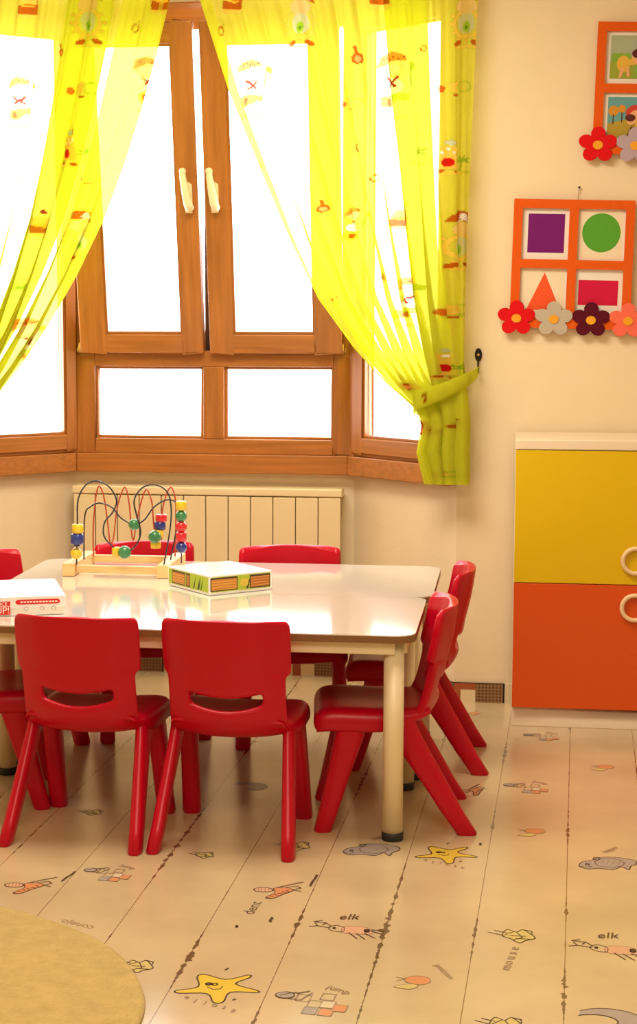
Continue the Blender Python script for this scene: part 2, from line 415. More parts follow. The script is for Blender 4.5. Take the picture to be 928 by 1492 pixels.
# ------------------------------------------------------------------ windows
WX, WZ = wood('x'), wood('z')
def frame_local(b, x0, x1, z0, z1, wl, wr, wb, wt, y0, y1):
    b.box(x0, x0 + wl, y0, y1, z0, z1, WZ); b.box(x1 - wr, x1, y0, y1, z0, z1, WZ)
    b.box(x0 + wl, x1 - wr, y0, y1, z0, z0 + wb, WX); b.box(x0 + wl, x1 - wr, y0, y1, z1 - wt, z1, WX)
def bead_ring(b, x0, x1, z0, z1, y, t=.010):
    """slim raised glazing bead round a pane"""
    b.box(x0, x0 + t, y, y + .02, z0, z1, WZ); b.box(x1 - t, x1, y, y + .02, z0, z1, WZ)
    b.box(x0 + t, x1 - t, y, y + .02, z0, z0 + t, WX); b.box(x0 + t, x1 - t, y, y + .02, z1 - t, z1, WX)
def pane(x0, x1, y, z0, z1, parent):
    b = MB(); b.box(x0, x1, y, y + .006, z0, z1, GLASS); return b.build('glass_pane', parent)

# centre window
w2 = bpy.data.objects.new('window_2', None); COL.objects.link(w2); w2['kind'] = 'structure'; w2.location = (0, 6.63, 0)
b = MB(); Y0, Y1 = -.005, .06
b.box(-1.648, -1.567, Y0, Y1, ZL, 1.19, WZ); b.box(-.674, -.603, Y0, Y1, ZL, 1.19, WZ)
b.box(-1.648, -1.606, Y0, Y1, 1.19, ZT, WZ); b.box(-.645, -.603, Y0, Y1, 1.19, ZT, WZ)
b.box(-1.567, -.674, Y0, Y1, ZL, .886, WX); b.box(-1.567, -.674, Y0, Y1, 1.153, 1.212, WX)
b.box(-1.158, -1.080, Y0 - .002, Y1, .886, 1.153, WZ)
b.box(-1.606, -.645, Y0, Y1, 2.368, ZT, WX)
b.box(-1.648, -1.567, Y0 + .001, Y1, 1.185, 1.2115, WX); b.box(-.674, -.603, Y0 + .001, Y1, 1.185, 1.2115, WX)
b.build('window_frame', w2, bevel=.004)
b = MB(); bead_ring(b, -1.567, -1.158, .886, 1.153, Y0 + .016); bead_ring(b, -1.080, -.674, .886, 1.153, Y0 + .016)
b.build('glazing_bead', w2, bevel=.002)
b = MB(); b.box(-1.153, -1.117, .012, .058, 1.2115, 2.368, flat('dark_meeting_stile', (.035, .015, .008), .5)); lab(b.build('meeting_stile', w2), 'dark inner meeting stile')
pane(-1.56, -1.165, .03, .893, 1.146, w2); pane(-1.073, -.68, .03, .893, 1.146, w2)
def handle(parent, x, z):
    h = MB()
    h.prism([(x + dx, z + dz) for dx, dz in ((-.012, -.07), (.012, -.07), (.014, -.05), (.014, .03), (.0, .04), (-.014, .03), (-.014, -.05))], 0, .010, HANDLE, T=lambda a, c, y: (a, -.030 - y, c))
    pts = [(x + .006, -.040, z - .050), (x + .006, -.058, z - .050), (x + .002, -.066, z - .030), (x - .006, -.066, z + .02), (x - .012, -.062, z + .06), (x - .013, -.060, z + .080)]
    h.tube(pts, [.014, .016, .016, .014, .012, .010], HANDLE, 14)
    h.lathe([(0, -.013), (.009, -.010), (.0125, -.004), (.0125, .004), (.009, .010), (0, .013)], (x - .013, -.060, z + .080), HANDLE, 14)
    return h.build('window_handle', parent, smooth_all=False, bevel=0)
for (x0, x1, g0, g1, hx) in ((-1.612, -1.150, -1.516, -1.222, -1.183), (-1.126, -.640, -1.041, -.735, -1.088)):
    b = MB(); L_ = 1.178
    # pivot empty at the sash foot: the sash tilts into the room at its top
    frame_local(b, x0, x1, 0, L_, g0 - x0, x1 - g1, .070, .075, -.03, .025)
    s = b.build('tilted_sash', w2, bevel=.005)
    s.location = (0, -.012, 1.208); s.rotation_euler = (R_(11.0), 0, 0)
    b = MB(); bead_ring(b, g0, g1, .07, L_ - .075, -.022); b.build('glazing_bead', s, bevel=.002)
    pane(g0 + .002, g1 - .002, .0, .072, L_ - .077, s)
    handle(s, hx, .585)
for hx in (-1.618, -.640):
    b = MB(); b.lathe([(0, -.018), (.008, -.018), (.008, .018), (0, .018)], (hx, -.02, 1.222), BRASS, 12)
    b.box(hx - .012, hx + .012, -.016, -.004, 1.207, 1.222, BRASS); b.build('hinge', w2)
# wing windows
def wing(name, p, q):
    p = Vector(p); q = Vector(q); W = (q - p).length; a = math.atan2(q.y - p.y, q.x - p.x)
    w = bpy.data.objects.new(name, None); COL.objects.link(w); w['kind'] = 'structure'
    w.location = (p.x, p.y, 0); w.rotation_euler = (0, 0, a)
    b = MB(); frame_local(b, .001, W - .001, ZL, ZT, .030, .018, .03, .06, -.035, .05); b.build('window_frame', w, bevel=.004)
    b = MB(); frame_local(b, .030, W - .014, ZL + .012, ZT - .05, .052, .040, .058, .07, -.045, .02); s = b.build('sash', w, bevel=.005)
    b = MB(); bead_ring(b, .082, W - .054, ZL + .07, ZT - .12, -.036); b.build('glazing_bead', s, bevel=.002)
    pane(.084, W - .056, .0, ZL + .072, ZT - .122, s)
    return w
wing('window_3', CR, WR); wing('window_1', WL, CL)
# corner posts where the three windows meet
for i, c in enumerate((CL, CR)):
    b = MB(); b.lathe([(.0, ZL), (.022, ZL), (.022, ZT), (0, ZT)], (c.x, c.y - .012, 0), WZ, 12); b.build('trim_%d' % (4 + i), kind='structure')
# ledges under the windows
def ledge(name, pts):
    b = MB(); b.prism(pts, ZS, ZL, WX); b.build(name, kind='structure', bevel=.004)
k = .052; t2 = math.tan(R_(22.5)) * k
ledge('trim_2', [(CL.x + t2 * .9, YC - k), (CR.x - t2, YC - k), (CR.x, YC), (CL.x, YC)])
dv = (WR - CR).normalized(); nv = Vector((dv.y, -dv.x))
e = WR
ledge('trim_3', [(CR.x, CR.y), (CR.x - t2, YC - k), (e.x + nv.x * k, e.y + nv.y * k), (e.x, e.y)])
dv = (CL - WL).normalized(); nv = Vector((dv.y, -dv.x)); e = WL
ledge('trim_1', [(CL.x, CL.y), (e.x, e.y), (e.x + nv.x * k, e.y + nv.y * k), (CL.x + t2 * .9, YC - k)])

# ------------------------------------------------------------------ radiator
rad = thing('radiator', 'cream sectioned wall radiator below the middle window behind the tables', 'radiator', (-1.138, 6.60, 0))
n = 12; sw = .0832; x0 = -n * sw / 2
for i in range(n):
    b = MB(); a = x0 + i * sw
    b.box(a + .0015, a + sw - .0015, -.045, -.037, .12, .680, CREAM)
    b.box(a + .03, a + sw - .03, -.037, .03, .13, .66, CREAM)
    b.build('radiator_section', rad, bevel=.0025)
b = MB(); b.box(x0 - .004, -x0 + .004, -.047, .035, .684, .712, CREAM); b.build('top_grille', rad, bevel=.004)
b = MB(); b.box(x0 + .004, -x0 - .004, -.030, .0, .125, .665, GROOVE); b.build('gap_shade_slab', rad)  # dark slab behind the sections, its colour stands in for shade in the gaps
for sx in (-.42, .42):
    for zz in (.2, .56): b = MB(); b.box(sx - .01, sx + .01, .0, .058, zz, zz + .04, CREAM); b.build('wall_bracket', rad)
b = MB(); b.tube([(x0 - .02, 0, 0), (x0 - .02, 0, .15), (x0 - .012, 0, .165), (x0 + .01, 0, .17)], .009, CREAM); b.build('feed_pipe', rad)

# ------------------------------------------------------------------ tables
def rrect(x0, x1, y0, y1, r, n=6):
    pts = []
    for cx, cy, a0 in ((x1 - r, y1 - r, 0), (x0 + r, y1 - r, 90), (x0 + r, y0 + r, 180), (x1 - r, y0 + r, 270)):
        for i in range(n + 1):
            a = R_(a0 + 90 * i / n); pts.append((cx + r * math.cos(a), cy + r * math.sin(a)))
    return pts
TZ = .55
def table(cx, cy, label, w=1.29, d=.612):
    t = thing('kids_table', label, 'table', (cx, cy, 0), group='white tables pushed together')
    b = MB(); b.prism(rrect(-w / 2, w / 2, -d / 2, d / 2, .055), TZ - .003, TZ, WHITE_TOP)
    o = b.build('tabletop', t)
    b = MB(); b.prism(rrect(-w / 2, w / 2, -d / 2, d / 2, .055), TZ - .021, TZ - .003, EDGE); lab(b.build('edge_band', t), 'brown edge band')
    b = MB(); m_ = .022
    b.box(-w / 2 + m_ + .03, w / 2 - m_ - .03, -d / 2 + m_, -d / 2 + m_ + .02, TZ - .055, TZ - .021, LEGW)
    b.box(-w / 2 + m_ + .03, w / 2 - m_ - .03, d / 2 - m_ - .02, d / 2 - m_, TZ - .055, TZ - .021, LEGW)
    b.box(-w / 2 + m_, -w / 2 + m_ + .02, -d / 2 + m_ + .03, d / 2 - m_ - .03, TZ - .055, TZ - .021, LEGW)
    b.box(w / 2 - m_ - .02, w / 2 - m_, -d / 2 + m_ + .03, d / 2 - m_ - .03, TZ - .055, TZ - .021, LEGW)
    b.build('apron', t, bevel=.003)
    for sx in (-1, 1):
        for sy in (-1, 1):
            c = (sx * (w / 2 - .056), sy * (d / 2 - .056), 0)
            b = MB(); b.lathe([(0, .018), (.0265, .018), (.0265, TZ - .022), (0, TZ - .022)], c, LEGW, 28)
            l = b.build('leg', t)
            b = MB(); b.lathe([(0, 0), (.026, 0), (.0285, .003), (.0285, .022), (.0262, .0225), (0, .0225)], c, RUBBER, 28)
            lab(b.build('foot_cap', l), 'black foot cap')
    return t
table(-.899, 4.868, 'white-topped low table nearest the camera, with the red-lettered box on it')
table(-.885, 5.484, 'white-topped low table on the radiator side, behind the nearer table')

# ------------------------------------------------------------------ chairs
def cage(name, verts, faces, parent, thick, levels=2, offset=0):
    me = bpy.data.meshes.new(name); me.from_pydata(verts, [], faces); me.materials.append(RED)
    for p in me.polygons: p.use_smooth = True
    bm = bmesh.new(); bm.from_mesh(me); bmesh.ops.recalc_face_normals(bm, faces=bm.faces)
    # solidify then subdivide in real geometry so that copies stay light
    bm.to_mesh(me); bm.free()
    o = bpy.data.objects.new(name, me); COL.objects.link(o); o.parent = parent
    s = o.modifiers.new('thickness', 'SOLIDIFY'); s.thickness = thick; s.offset = offset
    q = o.modifiers.new('rounding', 'SUBSURF'); q.levels = levels; q.render_levels = levels
    return o
def make_chair():
    t = thing('kids_chair', '', 'chair')
    # backrest: rows from the top rim to the seat, with the hand slot left open
    rows = [(.5885, .150, -.178), (.584, .1615, -.1775), (.568, .1635, -.175), (.52, .163, -.167), (.468, .162, -.154), (.456, .161, -.151), (.449, .150, -.149), (.436, .149, -.146), (.404, .149, -.140), (.374, .149, -.133), (.350, .150, -.126), (.318, .152, -.112), (.300, .152, -.088), (.292, .151, -.060)]
    ts = [-1, -.955, -.86, -.63, -.57, -.3, 0, .3, .57, .63, .86, .955, 1]
    vs = []; fs = []
    for i, (z, w, y) in enumerate(rows):
        for tt in ts:
            zz = z
            k_ = 1 - (tt / .63) ** 2 if abs(tt) < .63 else 0
            if i <= 2: zz += .011 * (1 - tt * tt)
            elif i in (8,): zz -= .016 * k_
            elif i in (9,): zz -= .020 * k_
            elif i == 10: zz -= .018 * k_
            elif i > 10: zz -= .010 * (1 - tt * tt)
            vs.append((w * tt, y + (.050 if i < 6 else .036) * abs(tt) ** 2.6, zz))
    nc = len(ts)
    for i in range(len(rows) - 1):
        for j in range(nc - 1):
            if i == 8 and 3 <= j <= nc - 5: continue
            fs.append((i * nc + j, i * nc + j + 1, (i + 1) * nc + j + 1, (i + 1) * nc + j))
    cage('backrest', vs, fs, t, .024)
    # seat with rolled sides and front
    xs = [(-.167, -.052), (-.169, -.020), (-.159, .002), (-.12, .0), (0, -.008), (.12, .0), (.159, .002), (.169, -.020), (.167, -.052)]
    ys = [(-.112, .004), (-.09, .0), (-.03, -.004), (.07, -.002), (.15, .002), (.178, -.004), (.192, -.022), (.188, -.046)]
    vs = []; fs = []; nx = len(xs)
    for yy, dz in ys:
        e_ = abs(yy) > .1
        for i, (x, dx) in enumerate(xs):
            kx = 1 if yy < .15 else (.985 if yy < .185 else .95)
            if yy < -.05: dx = max(dx, -.006)
            z = .322 + min(dx, dz + dx) if yy > .18 else .322 + dx + dz
            if yy < -.08: kx = .86
            elif yy < .0: kx = .96
            vs.append((x * kx, yy, max(z, .268)))
    for i in range(len(ys) - 1):
        for j in range(nx - 1): fs.append((i * nx + j, i * nx + j + 1, (i + 1) * nx + j + 1, (i + 1) * nx + j))
    cage('seat', vs, fs, t, .018)
    for sx in (-1, 1):
        for sy, foot, top in ((1, (.155, .172), (.146, .092)), (-1, (.174, -.205), (.147, -.020))):
            b = MB(); n_ = 20; rings = []
            prof = [(0, .0), (.004, .0), (.06, .2), (.18, .6), (.26, .87), (.300, 1.0)]
            for (z, q) in ((0, 0), (.006, .0), (.06, .2), (.13, .43), (.20, .67), (.26, .87), (.312, 1.02)):
                cx = foot[0] + (top[0] - foot[0]) * q; cy = foot[1] + (top[1] - foot[1]) * q
                rx = (.0245 if sy > 0 else .0175) - .002 * q; ry = (.024 if sy > 0 else .028) + .018 * q ** 1.3
                if z == 0: rx -= .003; ry -= .003
                ring = []
                for k_ in range(n_):
                    a = 2 * PI * k_ / n_; c_, s_ = math.cos(a), math.sin(a)
                    ring.append((sx * (cx + rx * math.copysign(abs(c_) ** .7, c_)), cy + ry * math.copysign(abs(s_) ** .7, s_), z))
                rings.append(ring)
            vs = [v for r in rings for v in r]; fs = []
            for i in range(len(rings) - 1):
                for k_ in range(n_): fs.append((i * n_ + k_, i * n_ + (k_ + 1) % n_, (i + 1) * n_ + (k_ + 1) % n_, (i + 1) * n_ + k_))
            b.add(vs, fs, RED, True); b.add(rings[0], [tuple(range(n_))], RED); b.add(rings[-1], [tuple(range(n_))], RED)
            b.build('leg', t)
    return t
def copy_tree(o, parent=None):
    c = o.copy(); COL.objects.link(c)
    if parent: c.parent = parent
    for ch in [x for x in list(o.children)]: copy_tree(ch, c)
    return c
proto = make_chair()
chairs = [  # centre between the feet, facing angle (0 = away from the camera)
    (-1.108, 4.622, -4, 'red plastic child chair seen from behind, left one of the two in front'),
    (-.724, 4.620, -2, 'red plastic child chair seen from behind, right one of the two in front'),
    (-.343, 4.842, 96, 'red plastic child chair seen side-on at the right table end, behind the front table leg'),
    (-.311, 5.475, 92, 'red plastic child chair at the right table end, the one nearer the radiator wall'),
    (-.715, 5.712, 189, 'red plastic child chair by the radiator, its back top showing right of the puzzle box'),
    (-1.185, 5.745, 198, 'red plastic child chair by the radiator, its back showing through the bead toy'),
    (-1.585, 5.475, -125, 'red plastic child chair at the left table end, rounded back top at the photo edge'),
    (-1.487, 4.897, -80, 'red plastic child chair at the left end, dark seat showing behind the front left chair'),
]
for i, (x, y, a, l) in enumerate(chairs):
    c = proto if i == 0 else copy_tree(proto)
    c.location = (x, y, 0); c.rotation_euler = (0, 0, R_(a)); tag(c, l, 'chair', 'red chairs around the white tables')

# ------------------------------------------------------------------ cabinet
cab = thing('cabinet', 'low cream cupboard with yellow upper door and orange lower door against the right wall', 'cabinet', (.215, 6.10, 0))
cw = .226
b = MB()
b.box(-cw, cw, -.150, .175, 0, .066, CABW)
b.box(-cw, -cw + .018, -.150, .175, .066, .917, CABW); b.box(cw - .018, cw, -.150, .175, .066, .917, CABW)
b.box(-cw + .018, cw - .018, .165, .175, .066, .917, CABW)
b.build('body', cab, bevel=.0015)
b = MB(); b.box(-cw - .001, cw + .001, -.172, .178, .917, .950, CABW); b.build('top_panel', cab, bevel=.004)
def ring(parent, z):
    m = MB(); m.tube([(.163 + .0405 * math.cos(a), -.178, z + .0405 * math.sin(a)) for a in [2 * PI * i / 36 for i in range(36)]], .0075, PEACH, 12, closed=True)
    lab(m.build('ring_handle', parent), 'pale ring handle')
b = MB(); b.box(-cw + .001, cw - .001, -.170, -.152, .4825, .915, YEL); dr = lab(b.build('door', cab, bevel=.0015), 'yellow upper door'); ring(dr, .561)
b = MB(); b.box(-cw + .001, cw - .001, -.170, -.152, .068, .4800, ORA); dr = lab(b.build('door', cab, bevel=.0015), 'orange lower door'); ring(dr, .408)

# ------------------------------------------------------------------ rug
b = MB()
RC = (-1.395, 3.284); RR = .686
def rp(r, k): return r * (1 + .004 * math.sin(5 * 2 * PI * k / 96) + .003 * math.sin(11 * 2 * PI * k / 96))
prof = [(RR - .004, 0), (RR, .004), (RR - .002, .010), (RR - .012, .014)]
vs = []; fs = []
for r, z in prof:
    for k_ in range(96):
        a = 2 * PI * k_ / 96; q = rp(r, k_); vs.append((RC[0] + q * math.cos(a), RC[1] + q * math.sin(a), z))
for i in range(len(prof) - 1):
    for k_ in range(96): fs.append((i * 96 + k_, i * 96 + (k_ + 1) % 96, (i + 1) * 96 + (k_ + 1) % 96, (i + 1) * 96 + k_))
fs.append(tuple(range(96 * 3, 96 * 4)))
fs.append(tuple(range(96))[::-1])
b.add(vs, fs, RUGM, True)
tag(b.build('rug'), 'round beige short-pile rug on the plank floor in the lower left corner', 'rug')

# ------------------------------------------------------------------ game box with red lettering
REDP = flat('red_print', (.62, .02, .02), .4); WP = flat('white_print', (.85, .8, .76), .4); GP = flat('grey_print', (.45, .36, .34), .5)
LIDW = mat('glossy_white_card', (.82, .80, .78), .25, .5, coat=.3)
gb = thing('game_box', 'flat white box with red printed lettering on the near table at the left edge', 'box', (-1.213, 4.748, TZ + .001), R_(20))
b = MB(); b.box(-.30, 0, 0, .30, 0, .046, PAPER); b.build('box_base', gb, bevel=.001)
b = MB(); b.box(-.303, .003, -.003, .303, .022, .052, LIDW)
b.build('lid', gb, bevel=.0015)
b = MB(); FT = lambda x, z, y: (x, -.0034 - y, z)
b.prism([(-.255, .004), (-.147, .004), (-.147, .040), (-.255, .040)], 0, .0006, REDP, T=FT)
n_ = 8; pill = [(-.013 - .008 + .008 * math.cos(R_(-90 + 180 * i / n_)), .037 + .0065 * math.sin(R_(-90 + 180 * i / n_))) for i in range(n_ + 1)] + [(-.125 - .0 - .008 * math.cos(R_(-90 + 180 * i / n_)), .037 + .0065 * math.sin(R_(90 - 180 * i / n_) )) for i in range(n_ + 1)]
b.prism(pill, 0, .0006, REDP, T=FT)
for i in range(12):
    xx = -.120 + i * .0085
    b.prism([(xx, .0352), (xx + .006, .0352), (xx + .006, .0388), (xx, .0388)], .0006, .0010, WP, T=FT)
for i, xx in enumerate((-.105, -.062, -.030)):
    b.prism([(xx + .0062 * math.cos(2 * PI * j / 12), .019 + .0055 * math.sin(2 * PI * j / 12)) for j in range(12)], 0, .0006, GP, T=FT)
    b.prism([(xx + .0042 * math.cos(2 * PI * j / 12), .019 + .0035 * math.sin(2 * PI * j / 12)) for j in range(12)], .0006, .0010, WP, T=FT)
for txt, xx, zz, ss in (('ENCE', -.172, .0335, .0135), ('UP!', -.168, .0150, .026)):
    v2, f2 = text_polys(txt, ss); b.add([(xx + a, -.0042, zz + c) for a, c in v2], f2, WP)
b.prism([(-.255, .0268), (-.147, .0268), (-.147, .0278), (-.255, .0278)], .0006, .001, WP, T=FT)
lab(b.build('printed_front', gb), 'red and grey printed lettering')

# ------------------------------------------------------------------ puzzle box
pb = thing('puzzle_box', 'flat white-topped square box with green and orange jungle sides in the middle of the tables', 'box', (-.876, 5.105, TZ + .001), R_(41))
S1, S2 = .215, .238
b = MB(); b.box(.002, S1 - .002, .002, S2 - .002, 0, .05, PAPER); b.build('box_base', pb)
b = MB(); b.box(0, S1, 0, S2, .003, .057, LIDW); b.build('lid', pb, bevel=.0015)
G1 = flat('print_leaf_green', (.38, .48, .03), .4); G2 = flat('print_dark_green', (.06, .12, .01), .4); O1 = flat('print_tan', (.62, .30, .05), .4); O2 = flat('print_rust', (.42, .13, .03), .4); DK = flat('print_dark', (.06, .035, .02), .4)
def side_print(T, L_, seed):
    random.seed(seed); b = MB()
    b.prism([(.006, .008), (L_ - .006, .008), (L_ - .006, .052), (.006, .052)], 0, .0004, G1, T=T)
    for i in range(9):
        x = .012 + random.random() * (L_ - .03)
        b.prism([(x, .010), (x + .008, .012), (x + .016, .046), (x + .008, .030)], .0004, .0006, G2 if i % 2 else DK, T=T)
    for x0_, x1_, c1 in ((.030 if seed == 1 else .006, .100 if seed == 1 else .092, O1), (.140 if seed == 2 else .112, .205 if seed == 2 else .128, O2)):
        if x1_ > L_ - .006: x1_ = L_ - .007
        b.prism([(x0_ - .003, .011), (x1_ + .003, .011), (x1_ + .003, .050), (x0_ - .003, .050)], .0006, .0008, DK, T=T)
        b.prism([(x0_, .014), (x1_, .014), (x1_, .045), (x0_, .045)], .0008, .0010, c1, T=T)
        for q in range(4):
            b.prism([(x0_, .017 + q * .008), (x1_, .018 + q * .008), (x1_, .020 + q * .008), (x0_, .019 + q * .008)], .001, .0012, O2 if c1 is O1 else O1, T=T)
    if seed == 2:
        for xx in (.112, .124): b.prism([(xx + .008 * math.cos(2 * PI * j / 14), .030 + .012 * math.sin(2 * PI * j / 14)) for j in range(14)], .0006, .0012, P_Y, T=T)
    return b
lab(side_print(lambda x, z, y: (x, -.0006 - y, z), S1, 2).build('printed_side', pb), 'right jungle print panel')
lab(side_print(lambda x, z, y: (-.0006 - y, S2 - x, z), S2, 1).build('printed_side', pb), 'left jungle print panel')

# ------------------------------------------------------------------ bead maze
toy = thing('bead_maze', 'wooden bead maze toy with curved black and red wires on the far table', 'toy', (-1.222, 5.555, TZ + .001))
W2 = .148
for sx in (-1, 1):
    b = MB(); b.box(sx * W2 - .019, sx * W2 + .019, -.145, .145, 0, .040, BEECH); b.build('base_rail', toy, bevel=.003)
b = MB(); b.box(-W2 + .019, W2 - .019, -.125, -.105, .008, .032, BEECH); b.build('cross_bar', toy, bevel=.003)
b = MB(); b.box(-W2 + .019, W2 - .019, .105, .125, .008, .032, BEECH); b.build('cross_bar', toy, bevel=.003)
WB = mat('black_wire', (.015, .015, .03), .25, .5); WRD = mat('red_wire', (.42, .05, .015), .25, .5)
C_Y = mat('yellow_bead', (.75, .50, .02), .3, coat=.4); C_B = mat('blue_bead', (.015, .03, .22), .3, coat=.4)
C_G = mat('green_bead', (.03, .20, .07), .3, coat=.4); C_R = mat('red_bead', (.62, .01, .02), .3, coat=.4)
def tp(zx, zy, dy):
    """toy-local point on the plane y = dy, read off an enlargement of the toy"""
    p = ony(90 + .2155 * zx, 690 + .2155 * zy, 5.555 + dy); return (p.x + 1.222, dy, p.z - TZ - .001)
def smooth(pts, k=8):
    out = []; P = [Vector(p) for p in pts]; P = [P[0] * 2 - P[1]] + P + [P[-1] * 2 - P[-2]]
    for i in range(1, len(P) - 2):
        p0, p1, p2, p3 = P[i - 1:i + 3]
        for t in [j / k for j in range(k)]:
            out.append(.5 * ((2 * p1) + (-p0 + p2) * t + (2 * p0 - 5 * p1 + 4 * p2 - p3) * t * t + (-p0 + 3 * p1 - 3 * p2 + p3) * t ** 3))
    out.append(P[-2]); return out
def wire(zpts, dy, mt, r=.0024, label=None, ends=True):
    pts = [tp(a, c, dy) for a, c in zpts]
    if ends:
        pts[0] = (max(-W2, min(W2, pts[0][0])), dy, .034); pts[-1] = (max(-W2, min(W2, pts[-1][0])), dy, .034)
    b = MB(); b.tube(smooth(pts), r, mt, 8); return lab(b.build('wire', toy), label)
wire([(100, 600), (105, 340), (110, 180), (160, 80), (235, 50), (320, 90), (370, 180), (345, 260), (290, 330), (285, 420), (340, 490), (400, 530), (460, 520), (510, 470), (533, 390), (505, 280), (490, 180), (540, 100), (620, 75), (700, 110), (735, 190), (735, 350), (715, 600)], -.125, WB, label='front black looping wire')
wire([(150, 590), (155, 290), (200, 220), (260, 200), (340, 230), (400, 300), (490, 345), (560, 310), (620, 230), (700, 180), (765, 190), (795, 260), (805, 590)], -.02, WB, label='middle dark wavy wire')
wire([(215, 590), (212, 400), (225, 200), (250, 85), (285, 160), (310, 330), (328, 470), (350, 430), (375, 230), (425, 92), (455, 200), (470, 380), (485, 450), (505, 330), (540, 180), (572, 108), (608, 190), (620, 330), (640, 500), (660, 380), (690, 200), (735, 92), (768, 180), (770, 400), (770, 560)], .06, WRD, label='back red zigzag wire')
b = MB(); px_ = tp(808, 480, -.05)[0]; b.tube([(px_, -.05, .034), (px_, -.05, .205)], .0019, WB, 8); lab(b.build('wire', toy), 'upright wire at the right')
def ball(p, r, mt, nm='ball_bead', lbl='round bead'):
    r *= 1.1
    b = MB(); k_ = 12; b.lathe([(r * math.sin(PI * i / k_), -r * math.cos(PI * i / k_)) for i in range(k_ + 1)], p, mt, 20); lab(b.build(nm, toy), lbl)
def cyl(p, r, h, mt, lbl='cylinder bead'):
    r *= 1.1; h *= 1.08
    b = MB(); b.lathe([(0, -h / 2), (r * .85, -h / 2), (r, -h / 2 + .003), (r, h / 2 - .003), (r * .85, h / 2), (0, h / 2)], p, mt, 20); lab(b.build('cylinder_bead', toy), lbl)
p = tp(98, 540, -.125); ball(p, .0165, C_Y, lbl='yellow round bead')
p = tp(103, 480, -.125); cyl(p, .009, .010, WB, 'dark spacer bead')
p = tp(104, 442, -.125); cyl(p, .0185, .030, C_B, 'blue cylinder bead')
p = tp(108, 372, -.125); cyl(p, .0165, .026, C_Y, 'yellow cylinder bead')
for zy, mt, l_, kind_ in ((498, C_B, 'blue round bead', 0), (428, C_R, 'red cylinder bead', 1), (360, C_R, 'red round bead', 0), (287, C_G, 'green round bead', 0), (216, C_Y, 'yellow cylinder bead', 1)):
    p = tp(812, zy, -.05); p = (px_, -.05, p[2])
    if kind_: cyl(p, .0155, .026, mt, l_)
    else: ball(p, .0165, mt, lbl=l_)
ball(tp(490, 345, -.02), .0165, C_G, lbl='green round bead'); ball(tp(425, 532, -.125), .0185, C_G, lbl='green round bead')
cyl(tp(368, 528, -.118), .012, .026, C_Y, 'yellow cylinder bead')
cyl(tp(672, 300, .055), .0165, .022, C_R, 'red cylinder bead'); cyl(tp(664, 352, .055), .0165, .024, C_B, 'blue cylinder bead'); cyl(tp(650, 405, .05), .0165, .022, C_Y, 'yellow cylinder bead')
ball(tp(628, 428, .03), .0185, C_G, lbl='green round bead'); cyl(tp(636, 480, .055), .0150, .022, C_Y, 'yellow cylinder bead')

# ------------------------------------------------------------------ felt picture frames
def felt_flower(parent, x, z, mt, lbl, y=-.016):
    b = MB(); pts = []
    # outline of five petals
    n_ = 60
    for i in range(n_):
        a = 2 * PI * i / n_; ph = (math.degrees(a) - 90) / 72; q = abs(math.cos(PI * ph))
        rr_ = .038 + .0245 * q ** .8
        pts.append((x + rr_ * 1.05 * math.cos(a), z + rr_ * .96 * math.sin(a)))
    b.prism(pts, 0, .006, mt, T=lambda a, c, d_: (a, y - d_, c))
    o = lab(b.build('felt_flower', parent, bevel=.0015), lbl)
    b = MB(); b.prism([(x + .0165 * math.cos(2 * PI * i / 20), z - .001 + .0145 * math.sin(2 * PI * i / 20)) for i in range(20)], 0, .003, F_C, T=lambda a, c, d_: (a, y - .006 - d_, c)); b.build('flower_centre', o, bevel=.0008)
F_R = mat('red_felt', (.68, .01, .015), .95, .1, bump=.3, bscale=400); F_C = mat('amber_felt', (.80, .36, .03), .95, .1)
F_G = mat('pale_grey_felt', (.50, .44, .36), .95, .1, bump=.3, bscale=400); F_P = mat('plum_felt', (.10, .008, .02), .95, .1, bump=.3, bscale=400); F_K = mat('coral_felt', (.86, .16, .10), .95, .1, bump=.3, bscale=400)
F_L = mat('lilac_felt', (.46, .36, .44), .95, .1, bump=.3, bscale=400)
FWD, BD, CH = .402, .030, .1705
def felt_frame(x, z, label, rot):
    t = thing('picture_frame', label, 'picture frame', (x, 6.289, z), group='orange felt frames on the wall'); t.rotation_euler = (0, R_(rot), 0)
    cw_ = (FWD - 3 * BD) / 2; HT = 3 * BD + 2 * CH
    b = MB(); y0, y1 = -.016, -.004
    b.box(0, BD, y0, y1, -HT, 0, FELT_O); b.box(FWD - BD, FWD, y0, y1, -HT, 0, FELT_O); b.box(BD + cw_, BD * 2 + cw_, y0, y1, -HT, 0, FELT_O)
    for k_ in range(3):
        zz = -k_ * (BD + CH)
        for q in range(2): b.box(BD + q * (cw_ + BD), BD + q * (cw_ + BD) + cw_, y0, y1, zz - BD, zz, FELT_O)
    b.build('felt_border', t)
    cards = []
    for r_ in range(2):
        for c_ in range(2):
            a = BD + c_ * (cw_ + BD); zz = -BD - r_ * (BD + CH)
            b = MB(); b.box(a - .004, a + cw_ + .004, -.002, .004, zz - CH - .004, zz + .004, PAPER); o = b.build('picture_card', t)
            cards.append((o, a, zz, cw_, CH))
    return t, cards
def onface(T0=-.002):
    return lambda a, c, d_: (a, T0 - d_, c)
f1, cards = felt_frame(-.030, 1.737, 'orange felt frame with four geometric shape cards, four felt flowers along its bottom', 1.4)
C_PUR = flat('purple_print', (.16, .0, .16), .35); C_GRN = mat('green_print', (.07, .34, .015), .3, coat=.3); C_ORT = flat('orange_print', (.80, .09, .02), .4); C_CRI = flat('crimson_print', (.58, .0, .05), .4); C_CRM = flat('cream_print', (.80, .70, .52), .5)
o, a, z, w, h = cards[0]; b = MB(); b.prism([(a + .020, z - .148), (a + w - .014, z - .148), (a + w - .014, z - .018), (a + .020, z - .018)], 0, .0006, C_PUR, T=onface()); lab(b.build('printed_square', o), 'purple square')
